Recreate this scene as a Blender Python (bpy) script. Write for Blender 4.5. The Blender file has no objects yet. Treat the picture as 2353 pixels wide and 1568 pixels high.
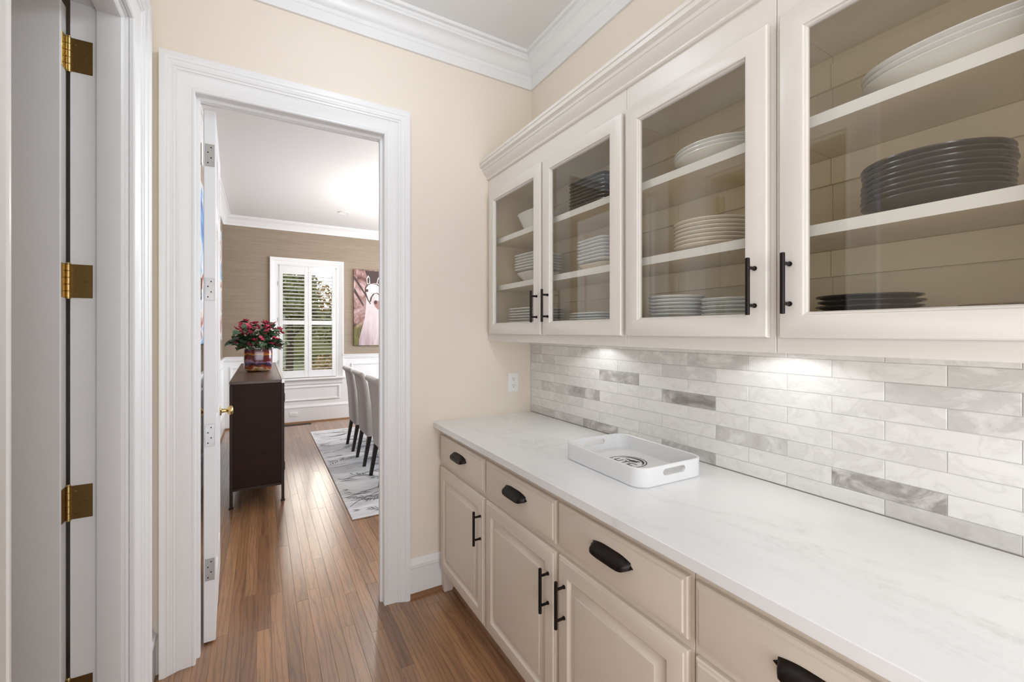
import bpy, bmesh, math, random
from mathutils import Vector, Matrix
R = math.radians
rnd = random.Random(7)
SC = bpy.context.scene
COL = SC.collection

# ------------------------------------------------------------------ camera, sky, sun, area lights, exposure
cam_d = bpy.data.cameras.new('camera')
cam = bpy.data.objects.new('camera', cam_d); COL.objects.link(cam)
cam.location = (0, 0, 1.42); cam.rotation_euler = (R(90), 0, R(-30))
cam_d.sensor_fit = 'HORIZONTAL'; cam_d.sensor_width = 36
cam_d.lens = 996 / 2353 * 36; cam_d.shift_y = -22 / 2353
cam_d.clip_start = 0.02; cam_d.clip_end = 300
SC.camera = cam
SC.view_settings.view_transform = 'Standard'; SC.view_settings.look = 'None'
SC.view_settings.gamma = 1; SC.view_settings.use_curve_mapping = False
SC.view_settings.exposure = 0.22
try:
    SC.cycles.use_denoising = True
    SC.cycles.max_bounces = 10; SC.cycles.diffuse_bounces = 5; SC.cycles.glossy_bounces = 4
    SC.cycles.transparent_max_bounces = 16; SC.cycles.sample_clamp_indirect = 6
    SC.cycles.caustics_reflective = False; SC.cycles.caustics_refractive = False
except Exception: pass

world = bpy.data.worlds.new('sky'); SC.world = world; world.use_nodes = True
wn = world.node_tree.nodes; wl_ = world.node_tree.links
bg = wn['Background']; sky = wn.new('ShaderNodeTexSky')
sky.sky_type = 'NISHITA'; sky.sun_disc = False
sky.sun_elevation = R(18); sky.sun_rotation = R(6); sky.air_density = 1.0; sky.dust_density = 1.6
hs = wn.new('ShaderNodeHueSaturation'); hs.inputs['Saturation'].default_value = .4     # hazy white evening sky
wl_.new(sky.outputs[0], hs.inputs['Color']); wl_.new(hs.outputs[0], bg.inputs[0]); bg.inputs[1].default_value = 0.42

def area_light(name, loc, rot, sx, sy, power, color=(1, 1, 1), shape='RECTANGLE', parent=None):
    d = bpy.data.lights.new(name, 'AREA'); d.shape = shape; d.size = sx
    if shape in ('RECTANGLE', 'ELLIPSE'): d.size_y = sy
    d.energy = power; d.color = color
    o = bpy.data.objects.new(name, d); COL.objects.link(o)
    o.location = loc; o.rotation_euler = rot
    if parent: o.parent = parent; o.location = Vector(loc) - wloc(parent)
    return o
# unseen fill lights added behind the camera and at the dining room's right side
area_light('rear_fill', (0.45, -2.2, 1.05), (R(90), 0, 0), 1.7, 1.9, 38, (0.88, 0.985, 1.15))
area_light('side_fill', (-0.385, -1.2, 1.05), (R(90), 0, R(-90)), 1.7, 1.9, 17, (0.88, 0.985, 1.15))
area_light('dining_fill', (4.1, 5.0, 1.7), (R(90), 0, R(90)), 3.2, 1.8, 155, (0.89, 0.985, 1.12))
P_CEIL = 6.2      # pantry ceiling lights
P_PUCK = 0.38       # under-cabinet lights
P_CHAND = 7.5      # dining chandelier bulbs

# ------------------------------------------------------------------ helpers
WL = {}
def wloc(o): return WL.get(o.name, Vector((0, 0, 0)))
def lin(c):
    if isinstance(c, str):
        c = tuple(int(c[i:i + 2], 16) / 255 for i in (0, 2, 4))
    return tuple(v / 12.92 if v <= 0.04045 else ((v + 0.055) / 1.055) ** 2.4 for v in c)

class M:
    """collects geometry, builds ONE mesh object"""
    def __init__(s): s.v = []; s.f = []; s.mi = []; s.cur = 0; s.T = None
    def add(s, vs, fs):
        b = len(s.v)
        s.v += [tuple(s.T(Vector(p))) if s.T else tuple(p) for p in vs]
        s.f += [tuple(b + i for i in f) for f in fs]; s.mi += [s.cur] * len(fs)
        return s
    def box(s, x0, y0, z0, x1, y1, z1, c=0.0):
        x0, x1 = min(x0, x1), max(x0, x1); y0, y1 = min(y0, y1), max(y0, y1); z0, z1 = min(z0, z1), max(z0, z1)
        if c <= 0:
            vs = [(x, y, z) for z in (z0, z1) for y in (y0, y1) for x in (x0, x1)]
            return s.add(vs, [(0, 2, 3, 1), (4, 5, 7, 6), (0, 1, 5, 4), (2, 6, 7, 3), (0, 4, 6, 2), (1, 3, 7, 5)])
        c = min(c, (x1 - x0) * .45, (y1 - y0) * .45, (z1 - z0) * .45)
        vs = []; ix = {}
        for i, (X, sx) in enumerate(((x0, 1), (x1, -1))):
            for j, (Y, sy) in enumerate(((y0, 1), (y1, -1))):
                for k, (Z, sz) in enumerate(((z0, 1), (z1, -1))):
                    ix[i, j, k] = len(vs)
                    vs += [(X, Y + sy * c, Z + sz * c), (X + sx * c, Y, Z + sz * c), (X + sx * c, Y + sy * c, Z)]
        fs = []
        for i in (0, 1): fs.append((ix[i, 0, 0], ix[i, 1, 0], ix[i, 1, 1], ix[i, 0, 1]))
        for j in (0, 1): fs.append((ix[0, j, 0] + 1, ix[1, j, 0] + 1, ix[1, j, 1] + 1, ix[0, j, 1] + 1))
        for k in (0, 1): fs.append((ix[0, 0, k] + 2, ix[1, 0, k] + 2, ix[1, 1, k] + 2, ix[0, 1, k] + 2))
        for a in (0, 1):
            for b in (0, 1):
                fs.append((ix[a, b, 0] + 0, ix[a, b, 1] + 0, ix[a, b, 1] + 1, ix[a, b, 0] + 1))
                fs.append((ix[a, 0, b] + 0, ix[a, 1, b] + 0, ix[a, 1, b] + 2, ix[a, 0, b] + 2))
                fs.append((ix[0, a, b] + 1, ix[1, a, b] + 1, ix[1, a, b] + 2, ix[0, a, b] + 2))
                for k in (0, 1):
                    q = ix[a, b, k]; fs.append((q, q + 1, q + 2))
        return s.add(vs, fs)
    def sweep(s, prof, path, O, e1, e2, n, closed=False, cap=True, fill_last=False, fill_first=False, cyc=True):
        O, e1, e2, n = Vector(O), Vector(e1), Vector(e2), Vector(n)
        P = [Vector(p) for p in path]; N = len(P); mit = []
        segn = []
        for i in range(N if closed else N - 1):
            d = (P[(i + 1) % N] - P[i]).normalized(); segn.append(Vector((-d.y, d.x)))
        for i in range(N):
            if closed: a, b = segn[i - 1], segn[i]
            else: a, b = segn[max(i - 1, 0)], segn[min(i, N - 2)]
            mit.append((a + b) / (1 + a.dot(b)))
        vs = []; K = len(prof)
        for i in range(N):
            for off, h in prof:
                q = P[i] + mit[i] * off
                vs.append(O + e1 * q.x + e2 * q.y + n * h)
        fs = []
        for i in range(N if closed else N - 1):
            j = (i + 1) % N
            for k in range(K if cyc else K - 1):
                l = (k + 1) % K
                fs.append((i * K + k, j * K + k, j * K + l, i * K + l))
        if not closed and cap and cyc:
            fs.append(tuple(range(K))); fs.append(tuple((N - 1) * K + k for k in range(K)))
        if fill_last: fs.append(tuple(i * K + K - 1 for i in range(N)))
        if fill_first: fs.append(tuple(i * K for i in range(N)))
        return s.add(vs, fs)
    def panel(s, prof, y0, z0, y1, z1, O, e1, e2, n):
        """rectangle with a profiled edge: closed front, open rings capped both ends"""
        return s.sweep(prof, [(y0, z0), (y1, z0), (y1, z1), (y0, z1)], O, e1, e2, n, closed=True, cyc=False, fill_last=True, fill_first=True)
    def lathe(s, prof, n=24, c=(0, 0, 0), sx=1, sy=1, pw=2, rot=0, cap=True):
        vs = []; fs = []; K = len(prof)
        for i in range(n):
            a = 2 * math.pi * i / n + (math.pi / n if pw > 2 else 0)
            ca, sa = math.cos(a), math.sin(a)
            k = 1.0 if pw == 2 else (abs(ca) ** pw + abs(sa) ** pw) ** (-1 / pw)
            for r, z in prof:
                x, y = r * k * ca * sx, r * k * sa * sy
                if rot: x, y = x * math.cos(rot) - y * math.sin(rot), x * math.sin(rot) + y * math.cos(rot)
                vs.append((c[0] + x, c[1] + y, c[2] + z))
        for i in range(n):
            j = (i + 1) % n
            for k in range(K - 1): fs.append((i * K + k, j * K + k, j * K + k + 1, i * K + k + 1))
        if cap: fs.append(tuple(i * K for i in range(n))); fs.append(tuple(i * K + K - 1 for i in range(n)))
        return s.add(vs, fs)
    def tube(s, pts, r, n=10, cap=True):
        pts = [Vector(p) for p in pts]; N = len(pts); vs = []; fs = []
        rr = r if isinstance(r, (list, tuple)) else [r] * N
        for i, p in enumerate(pts):
            d = (pts[min(i + 1, N - 1)] - pts[max(i - 1, 0)]).normalized()
            up = Vector((0, 0, 1)) if abs(d.z) < .9 else Vector((1, 0, 0))
            a = d.cross(up).normalized(); b = d.cross(a)
            for k in range(n):
                t = 2 * math.pi * k / n
                vs.append(p + (a * math.cos(t) + b * math.sin(t)) * rr[i])
        for i in range(N - 1):
            for k in range(n): fs.append((i * n + k, i * n + (k + 1) % n, (i + 1) * n + (k + 1) % n, (i + 1) * n + k))
        if cap: fs.append(tuple(range(n))); fs.append(tuple((N - 1) * n + k for k in range(n)))
        return s.add(vs, fs)
    def prism(s, poly, O, e1, e2, n, d):
        O, e1, e2, n = Vector(O), Vector(e1), Vector(e2), Vector(n); K = len(poly)
        vs = [O + e1 * p[0] + e2 * p[1] for p in poly] + [O + e1 * p[0] + e2 * p[1] + n * d for p in poly]
        fs = [tuple(range(K)), tuple(range(K, 2 * K))] + [(i, (i + 1) % K, K + (i + 1) % K, K + i) for i in range(K)]
        return s.add(vs, fs)
    def flat(s, poly, O, e1, e2):
        O, e1, e2 = Vector(O), Vector(e1), Vector(e2)
        return s.add([O + e1 * p[0] + e2 * p[1] for p in poly], [tuple(range(len(poly)))])
    def build(s, name, mat, parent=None, origin=None, smooth=True, normals=True, angle=32):
        o_ = Vector(origin) if origin is not None else (wloc(parent) if parent else Vector((0, 0, 0)))
        me = bpy.data.meshes.new(name)
        me.from_pydata([tuple(Vector(p) - o_) for p in s.v], [], s.f)
        for m in (mat if isinstance(mat, (list, tuple)) else [mat]): me.materials.append(m)
        if any(s.mi): me.polygons.foreach_set('material_index', s.mi)
        if normals:
            bm = bmesh.new(); bm.from_mesh(me); bmesh.ops.recalc_face_normals(bm, faces=bm.faces); bm.to_mesh(me); bm.free()
        if smooth:
            me.polygons.foreach_set('use_smooth', [True] * len(me.polygons)); me.set_sharp_from_angle(angle=R(angle))
        me.update()
        o = bpy.data.objects.new(name, me); COL.objects.link(o)
        WL[o.name] = o_
        if parent: o.parent = parent; o.location = o_ - wloc(parent)
        else: o.location = o_
        return o

def tag(o, label=None, cat=None, group=None, kind=None):
    if label: o['label'] = label
    if cat: o['category'] = cat
    if group: o['group'] = group
    if kind: o['kind'] = kind
    return o
def thing(name, loc, label, cat, group=None, kind=None):
    o = bpy.data.objects.new(name, None); COL.objects.link(o); o.location = loc; o.empty_display_size = .1
    WL[o.name] = Vector(loc)
    return tag(o, label, cat, group, kind)
def struct(o, label): return tag(o, label, kind='structure')
def copy_tree(o, parent=None):
    c = o.copy(); COL.objects.link(c); WL[c.name] = WL.get(o.name, Vector((0, 0, 0))).copy()
    if parent: c.parent = parent
    for ch in [x for x in o.children if x.type != 'LIGHT']: copy_tree(ch, c)
    return c

# ------------------------------------------------------------------ materials
MATS = {}
class NB:
    def __init__(s, name):
        s.m = bpy.data.materials.new(name); s.m.use_nodes = True
        s.n = s.m.node_tree.nodes; s.l = s.m.node_tree.links
        s.b = s.n['Principled BSDF']; s.out = s.n['Material Output']
    def node(s, t, **k):
        x = s.n.new(t)
        for a, v in k.items():
            if a == 'op': x.operation = v
            else: setattr(x, a, v)
        return x
    def link(s, a, b): s.l.new(a, b)
    def val(s, sock, v):
        if hasattr(v, 'is_output'): s.l.new(v, sock)
        else: sock.default_value = v
    def math(s, op, a, b=0.0, clamp=False):
        x = s.node('ShaderNodeMath', op=op); x.use_clamp = clamp
        s.val(x.inputs[0], a); s.val(x.inputs[1], b); return x.outputs[0]
    def mix(s, f, a, b, mode='MIX'):
        x = s.node('ShaderNodeMix'); x.data_type = 'RGBA'; x.blend_type = mode
        s.val(x.inputs[0], f)
        for i, c in ((6, a), (7, b)):
            s.val(x.inputs[i], c if hasattr(c, 'is_output') else (*lin(c), 1) if isinstance(c, str) else (*c[:3], 1))
        return x.outputs[2]
    def ramp(s, f, stops, interp='LINEAR'):
        x = s.node('ShaderNodeValToRGB'); x.color_ramp.interpolation = interp
        el = x.color_ramp.elements
        while len(el) < len(stops): el.new(.5)
        for e, (p, c) in zip(el, stops):
            e.position = p; e.color = (*lin(c), 1) if isinstance(c, str) else (c, c, c, 1) if isinstance(c, (int, float)) else (*c[:3], 1)
        s.val(x.inputs[0], f); return x.outputs[0]
    def coords(s, scale=(1, 1, 1), offset=None, kind='Object', rot=(0, 0, 0)):
        t = s.node('ShaderNodeTexCoord'); mp = s.node('ShaderNodeMapping')
        mp.inputs['Scale'].default_value = scale; mp.inputs['Rotation'].default_value = rot
        src = t.outputs[kind]
        if offset is not None:
            ad = s.node('ShaderNodeVectorMath', op='ADD'); s.link(src, ad.inputs[0]); s.link(offset, ad.inputs[1]); src = ad.outputs[0]
        s.link(src, mp.inputs[0]); return mp.outputs[0]
    def noise(s, vec, scale, detail=4, rough=.55, dist=0.0):
        x = s.node('ShaderNodeTexNoise'); s.link(vec, x.inputs['Vector'])
        x.inputs['Scale'].default_value = scale; x.inputs['Detail'].default_value = detail
        x.inputs['Roughness'].default_value = rough; x.inputs['Distortion'].default_value = dist
        return x.outputs['Fac']
    def rand(s, mul=37.0):
        oi = s.node('ShaderNodeObjectInfo'); ge = s.node('ShaderNodeNewGeometry')
        r = s.math('FRACT', s.math('ADD', oi.outputs['Random'], s.math('MULTIPLY', ge.outputs['Random Per Island'], 7.31)))
        v = s.node('ShaderNodeCombineXYZ')
        s.link(s.math('MULTIPLY', r, mul), v.inputs[0]); s.link(s.math('MULTIPLY', r, mul * 1.7), v.inputs[1]); s.link(s.math('MULTIPLY', r, mul * .6), v.inputs[2])
        return r, v.outputs[0]
    def color(s, c): s.val(s.b.inputs['Base Color'], c if hasattr(c, 'is_output') else (*lin(c), 1))
    def set(s, **k):
        nm = dict(rough='Roughness', metal='Metallic', coat='Coat Weight', coatr='Coat Roughness', spec='Specular IOR Level', trans='Transmission Weight', ior='IOR', sheen='Sheen Weight', alpha='Alpha')
        for a, v in k.items(): s.val(s.b.inputs[nm[a]], v)
        return s
    def bump(s, h, strength=.2, dist=.002):
        x = s.node('ShaderNodeBump'); x.inputs['Strength'].default_value = strength; x.inputs['Distance'].default_value = dist
        s.link(h, x.inputs['Height']); s.link(x.outputs[0], s.b.inputs['Normal']); return s

def paint(name, c, rough=.45, var=.03, bump=.05, scale=30, spec=.5):
    b = NB(name); v = b.coords()
    n = b.noise(v, scale * .08, 3); a = lin(c); k = tuple(x * (1 - var * 2) for x in a)
    b.color(b.mix(n, a, k)); b.set(rough=rough, spec=spec)
    b.bump(b.noise(v, scale * 12, 3), bump, .0006)
    return b.m
def metal(name, c, rough=.3, metalv=1.0, var=.2):
    b = NB(name); v = b.coords(); n = b.noise(v, 60, 4); a = lin(c)
    b.color(b.mix(n, a, tuple(x * (1 - var) for x in a))); b.set(metal=metalv)
    b.val(b.b.inputs['Roughness'], b.math('ADD', b.math('MULTIPLY', n, .2), rough - .1)); return b.m
def emit(name, c, st):
    b = NB(name); b.color(c); b.b.inputs['Emission Color'].default_value = (*lin(c), 1); b.b.inputs['Emission Strength'].default_value = st; return b.m
def glass(name, tint=.9, ior=1.5, rough=0.0):
    b = NB(name); tr = b.node('ShaderNodeBsdfTransparent'); tr.inputs[0].default_value = (tint, tint, tint * .985, 1)
    gl = b.node('ShaderNodeBsdfGlossy'); gl.inputs['Roughness'].default_value = rough
    ge = b.node('ShaderNodeNewGeometry'); dt = b.node('ShaderNodeVectorMath', op='DOT_PRODUCT'); b.link(ge.outputs['Incoming'], dt.inputs[0]); b.link(ge.outputs['True Normal'], dt.inputs[1])
    f0 = ((ior - 1) / (ior + 1)) ** 2      # Schlick reflectance of a thin parallel pane
    fr = b.math('ADD', b.math('MULTIPLY', b.math('POWER', b.math('SUBTRACT', 1.0, b.math('ABSOLUTE', dt.outputs['Value'])), 5.0), 1 - f0), f0, True)
    mx = b.node('ShaderNodeMixShader'); b.link(fr, mx.inputs[0]); b.link(tr.outputs[0], mx.inputs[1]); b.link(gl.outputs[0], mx.inputs[2])
    b.link(mx.outputs[0], b.out.inputs[0]); return b.m

WALL = paint('cream_wall_paint', 'E8DDCD', .6, .015, .06, 40)
WHITE = paint('white_trim_paint', 'E9E8E6', .35, .01, .03)
CEILM = paint('ceiling_paint', 'E4E3E1', .7, .01, .05)
UPPER = paint('cream_cabinet_paint', 'E4DED6', .35, .012, .03)
LOWER = paint('cream_cabinet_paint_shaded', 'DDD0C0', .38, .012, .03)  # same cream paint as the uppers, with the lower run's shade in the colour
INNER = paint('cabinet_interior_paint', 'E8D9BA', .45, .02, .03)
SHELF_LIT = paint('shelf_paint_lit', 'F4F1EB', .4, .01, .03)
BLACKM = metal('bronze_black_metal', '2A2421', .38, .75, .3)
BRASS = metal('polished_brass', 'CDB277', .25)
BRASSD = metal('antique_brass', '8C7045', .45)
STEEL = metal('steel', 'B4B2AE', .35)
PLW = paint('white_china', 'EDEDEB', .12, .01, .0, 30, .6)
PLC = paint('cream_china', 'EBDFCB', .12, .02, .0, 30, .6)
PLD = paint('dark_stoneware', '3A3431', .22, .1, .1, 30, .6)
PLK = paint('black_china', '1E1D1E', .12, .05, .0, 30, .6)
PLG = metal('bronze_glaze', '8A7458', .2, .5)
TRAY = paint('white_lacquer', 'E4E4E4', .3, .005, .02)
INK = paint('black_ink', '34332F', .6, .05, 0)
PLASTIC = paint('white_plastic', 'F0EFEC', .35, .005, 0)
DARKSLOT = paint('dark_slot', '2B2926', .7, .1, 0)
CABGLASS = glass('cabinet_glass', .97, 1.65)
WINGLASS = glass('window_glass', .97, 1.4)
GROUT = paint('grout', 'D5D2CE', .8, .03, .1)
OAKTRIM = paint('oak_shoe_stain', '94673F', .4, .2, .1, 30)

def m_wood():
    b = NB('oak_floor'); r, off = b.rand()
    v1 = b.coords((22, 1.6, 22), off); v2 = b.coords((1, .09, 1), off); v3 = b.coords((260, 9, 260), off)
    n = b.noise(v1, 1, 6, .6, .4)
    w = b.node('ShaderNodeTexWave'); w.wave_type = 'BANDS'; w.bands_direction = 'X'
    b.link(v2, w.inputs['Vector']); w.inputs['Scale'].default_value = 13; w.inputs['Distortion'].default_value = 12
    w.inputs['Detail'].default_value = 3; w.inputs['Detail Scale'].default_value = 1.3
    base = b.ramp(r, [(0, '865F42'), (.25, '9F744E'), (.5, '936844'), (.75, 'AA7E56'), (1, 'A07556')])
    g1 = b.ramp(n, [(.3, .74), (.62, 1.06)]); g2 = b.ramp(w.outputs['Fac'], [(0, .72), (.22, .98), (1, 1.04)])
    pores = b.ramp(b.noise(v3, 1, 2), [(.33, .75), (.45, 1)])
    c = b.mix(1, b.mix(1, b.mix(1, base, g1, 'MULTIPLY'), g2, 'MULTIPLY'), pores, 'MULTIPLY')
    b.color(c); b.set(rough=.33, coat=.9, coatr=.2); b.bump(pores, .1, .0005); return b.m
OAK = m_wood()
def m_marble():
    b = NB('marble_tile'); oi = b.node('ShaderNodeObjectInfo'); r, off = b.rand(23)
    sep = b.node('ShaderNodeSeparateColor'); b.link(oi.outputs['Color'], sep.inputs[0]); g = sep.outputs[0]
    v = b.coords((1, 1, 1.6), off)
    n1 = b.noise(v, 7, 6, .6, 1.2); n2 = b.noise(v, 30, 5, .65, .6)
    vein = b.ramp(b.math('ABSOLUTE', b.math('SUBTRACT', n1, .5)), [(0, 1.0), (.045, .25), (.12, 0)])
    cl = b.ramp(n1, [(.36, 0), (.68, 1)])
    amt = b.math('ADD', b.math('MULTIPLY', g, b.math('ADD', b.math('MULTIPLY', cl, .9), b.math('MULTIPLY', n2, .5))), b.math('MULTIPLY', b.math('MULTIPLY', vein, n2), .22), True)
    b.color(b.mix(amt, lin('F0EEEB'), lin('857F7B'))); b.set(rough=.28); return b.m
MARBLE = m_marble()
def m_quartz():
    b = NB('quartz_counter'); v = b.coords((1, .42, 1), rot=(0, 0, R(14)))
    n1 = b.noise(v, 3.0, 5, .55, .8); n2 = b.noise(b.coords(), 60, 4, .7); n3 = b.noise(b.coords(), 3.2, 2)
    vein = b.ramp(b.math('ABSOLUTE', b.math('SUBTRACT', n1, .5)), [(0, 1.0), (.012, .5), (.05, 0)])
    a = b.math('MULTIPLY', b.math('MULTIPLY', vein, b.ramp(n2, [(.35, .1), (.65, 1)])), b.ramp(n3, [(.4, .05), (.65, .34)]))
    b.color(b.mix(a, lin('EDEDED'), lin('B0AEAB'))); b.set(rough=.22); return b.m
QUARTZ = m_quartz()
def m_grass():
    b = NB('grasscloth_wallpaper'); v = b.coords((3, 3, 170)); n = b.noise(v, 1.0, 5, .7)
    n2 = b.noise(b.coords((1.2, 1.2, 900)), 1.0, 2); n3 = b.noise(b.coords((1.5, 1.5, 14)), 1, 3)
    t = b.node('ShaderNodeTexCoord'); sp = b.node('ShaderNodeSeparateXYZ'); b.link(t.outputs['Object'], sp.inputs[0])
    strip = b.math('FLOOR', b.math('DIVIDE', b.math('ADD', b.math('ADD', sp.outputs[0], sp.outputs[1]), .33), .93))
    wn_ = b.node('ShaderNodeTexWhiteNoise'); wn_.noise_dimensions = '1D'; b.link(strip, wn_.inputs['W'])
    c = b.mix(b.ramp(n, [(.3, 0), (.7, 1)]), lin('8D7C69'), lin('B7A792'))
    c = b.mix(b.math('MULTIPLY', n2, .5), c, lin('9A8A7A')); c = b.mix(b.math('MULTIPLY', n3, .35), c, lin('80705F'))
    c = b.mix(b.math('MULTIPLY', wn_.outputs['Value'], .22), c, lin('7C6C5C'))
    b.color(c); b.set(rough=.8); b.bump(n, .15, .001); return b.m
GRASSCLOTH = m_grass()
def m_dark():
    b = NB('espresso_wood'); n = b.noise(b.coords((3, 3, 26)), 1, 6, .6); n2 = b.noise(b.coords((2, 2, 2)), 1, 3)
    c = b.mix(n, lin('22120B'), lin('3C2114')); c = b.mix(b.math('MULTIPLY', n2, .5), c, lin('180C07'))
    b.color(c); b.set(rough=.5, spec=.2); return b.m
ESPRESSO = m_dark()
def m_top():
    b = NB('worn_walnut_top'); n = b.noise(b.coords((24, 2, 2)), 1, 6, .6)
    b.color(b.mix(n, lin('3A2A22'), lin('66503F'))); b.set(rough=.35); return b.m
WALNUT = m_top()
def m_fabric():
    b = NB('grey_chair_fabric'); v = b.coords(); n = b.noise(v, 7, 4); f = b.noise(v, 700, 2)
    b.color(b.mix(b.math('ADD', b.math('MULTIPLY', n, .6), b.math('MULTIPLY', f, .4)), lin('BEBAB6'), lin('DCD9D5')))
    b.set(rough=.85, sheen=.3); b.bump(f, .25, .001); return b.m
FABRIC = m_fabric()
def m_vase():
    b = NB('swirled_art_glass'); v = b.coords((4, 4, 9), kind='Object'); n = b.noise(v, 1, 4, .6, .5)
    t = b.node('ShaderNodeTexCoord'); sp = b.node('ShaderNodeSeparateXYZ'); b.link(t.outputs['Object'], sp.inputs[0])
    h = b.math('ADD', b.math('MULTIPLY', sp.outputs[2], 4.1), b.math('MULTIPLY', b.math('SUBTRACT', n, .5), .75))
    c = b.ramp(h, [(0, '1C1412'), (.07, 'B8863C'), (.11, 'D8C8A8'), (.15, 'A04A18'), (.24, '3A1028'), (.32, '2A2450'), (.38, '9A7888'), (.42, '5E1420'),
                   (.56, '6E0E18'), (.64, '1D1228'), (.71, 'C07E22'), (.77, '7E1C14'), (.88, '520C1C'), (1, '4A3A50')])
    b.color(c); b.set(rough=.15, coat=.4, coatr=.05); return b.m
SWIRL = m_vase()
def m_leaf(name, a, c2):
    b = NB(name); r, off = b.rand(); n = b.noise(b.coords((1, 1, 1), off), 20, 3)
    b.color(b.mix(b.math('ADD', b.math('MULTIPLY', r, .7), b.math('MULTIPLY', n, .3)), lin(a), lin(c2))); b.set(rough=.5); return b.m
LEAF = m_leaf('plant_leaf', '1F3B2C', '4E6B45'); PETAL = m_leaf('red_petal', '9E1E3C', 'D8486A')
TREEL = m_leaf('tree_leaf', '66703C', 'B4B678'); TREEL2 = m_leaf('autumn_leaf', '8A7440', 'CFA866'); BARK = paint('bark', '54463A', .9, .2, .4, 20)
LAWN = paint('lawn', '8A9455', .9, .3, .3, 8)
def m_rug():
    b = NB('pale_rug_pile'); n = b.noise(b.coords((2.5, 9, 1)), 1, 5, .6, 1.0); f = b.noise(b.coords(), 350, 2)
    c = b.mix(b.ramp(n, [(.4, 0), (.7, .8)]), lin('F2F2F3'), lin('BEBFC3')); b.color(b.mix(b.math('MULTIPLY', f, .2), c, lin('8F8F92')))
    b.set(rough=.95); b.bump(f, .4, .002); return b.m
RUG = m_rug()
RUGINK = m_leaf('rug_leaf_dye', '2A2A2E', '85858C')
# ------------------------------------------------------------------ dimensions
BY = 2.284; DY = 2.385       # pantry face and dining face of the wall with the doorway
RX = 1.46; LX = -.395; LX2 = -.54   # right wall, left wall (its two faces)
H = 3.1; FY = 7.5; FLX = -.49; FRX = 4.2
OL, OR_, OT = -.245, .549, 2.44       # doorway opening (jamb faces, head)
DN, DF, DT = 1.10, 1.947, 2.50        # left doorway along y, head
X, Y, Z = (1, 0, 0), (0, 1, 0), (0, 0, 1); NX, NY = (-1, 0, 0), (0, -1, 0)
RY = -2.3

# ------------------------------------------------------------------ room shell
m = M(); m.box(-2.6, RY - .1, -.12, FRX + .15, FY + .15, -.012)
floor = struct(m.build('floor', OAKTRIM, smooth=False), 'narrow strip oak floor running from the pantry through the doorway')
PW = .0585
def planks(x0, x1, y0, y1):
    out = []; n = int(math.ceil((x1 - x0) / PW - .02))
    for i in range(n):
        a = x0 + i * PW; b_ = min(a + PW, x1); y = y0 - rnd.random() * .9
        while y < y1:
            L = rnd.choice((.45, .7, .9, 1.1, 1.3, 1.6)); e = min(y + L, y1)
            if y1 - e < .2: e = y1
            s_ = max(y, y0)
            if e - s_ > .01: out.append((a, b_, s_, e))
            y = e
    return out
g = .0002
vis = planks(-.4875, 1.05, .35, FY - .02)
vis.sort(key=lambda p: p[2])
def plank_box(mm, p, dz=0): mm.box(p[0] + g, p[2] + g, -.0125, p[1] - g, p[3] - g, dz, .0006)
for i, p in enumerate(vis):
    if i < 292:
        mm = M(); plank_box(mm, p, -rnd.random() * .0004); mm.build('plank', OAK, floor, smooth=False)
mm = M()
for p in vis[292:]: plank_box(mm, p)
for p in planks(1.05, 4.15, BY, FY - .02) + planks(-.4875, 1.05, RY, .35) + planks(-2.5, -.4875, .2, DY - .02): plank_box(mm, p)
tag(mm.build('planks', OAK, floor, smooth=False), kind='stuff')

m = M(); m.box(LX - .2, RY, H, RX + .2, DY - .05, H + .1); struct(m.build('ceiling', CEILM), 'flat white ceiling of the pantry')
m = M(); m.box(FLX - .15, DY - .05, H, FRX + .15, FY + .15, H + .1); struct(m.build('ceiling', CEILM), 'flat white ceiling of the dining room beyond the doorway')
# wall with the doorway (pantry face cream, dining side papered)
m = M()
m.box(LX - .3, BY, 0, OL - .02, DY - .006, H); m.box(OR_ + .02, BY, 0, RX + .2, DY - .006, H); m.box(OL - .02, BY, OT + .02, OR_ + .02, DY - .006, H)
wback = struct(m.build('wall_back', WALL), 'cream painted wall with the cased doorway to the dining room')
m = M()
m.box(FLX - .15, DY - .006, 0, OL - .02, DY, H); m.box(OR_ + .02, DY - .006, 0, FRX + .1, DY, H); m.box(OL - .02, DY - .006, OT + .02, OR_ + .02, DY, H)
m.build('wallpaper', GRASSCLOTH, wback)
m = M(); m.box(RX, RY, 0, RX + .15, BY, H); wright = struct(m.build('wall_right', WALL), 'cream wall behind the cabinets with marble tile backsplash')
m = M(); m.box(LX2, RY, 0, LX, DN - .02, H); m.box(LX2, DF + .02, 0, LX, BY, H); m.box(LX2, DN - .02, DT + .02, LX, DF + .02, H)
struct(m.build('wall_left', WALL), 'cream left wall with a cased white doorway')
m = M(); m.box(LX - .2, RY - .1, 0, RX + .2, RY, H); struct(m.build('wall_rear', WALL), 'cream wall at the kitchen end of the pantry')
# room behind the left door
m = M(); m.box(-2.0, .2, 0, -1.9, BY, 2.7); m.box(-1.9, .1, 0, LX2, .2, 2.7); m.box(-1.9, BY, 0, LX - .3, BY + .1, 2.7); m.box(-2.0, .1, 2.7, LX2, BY + .1, 2.8)
struct(m.build('wall_closet', WALL), 'plain walls of the small dim room behind the left door')
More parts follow.
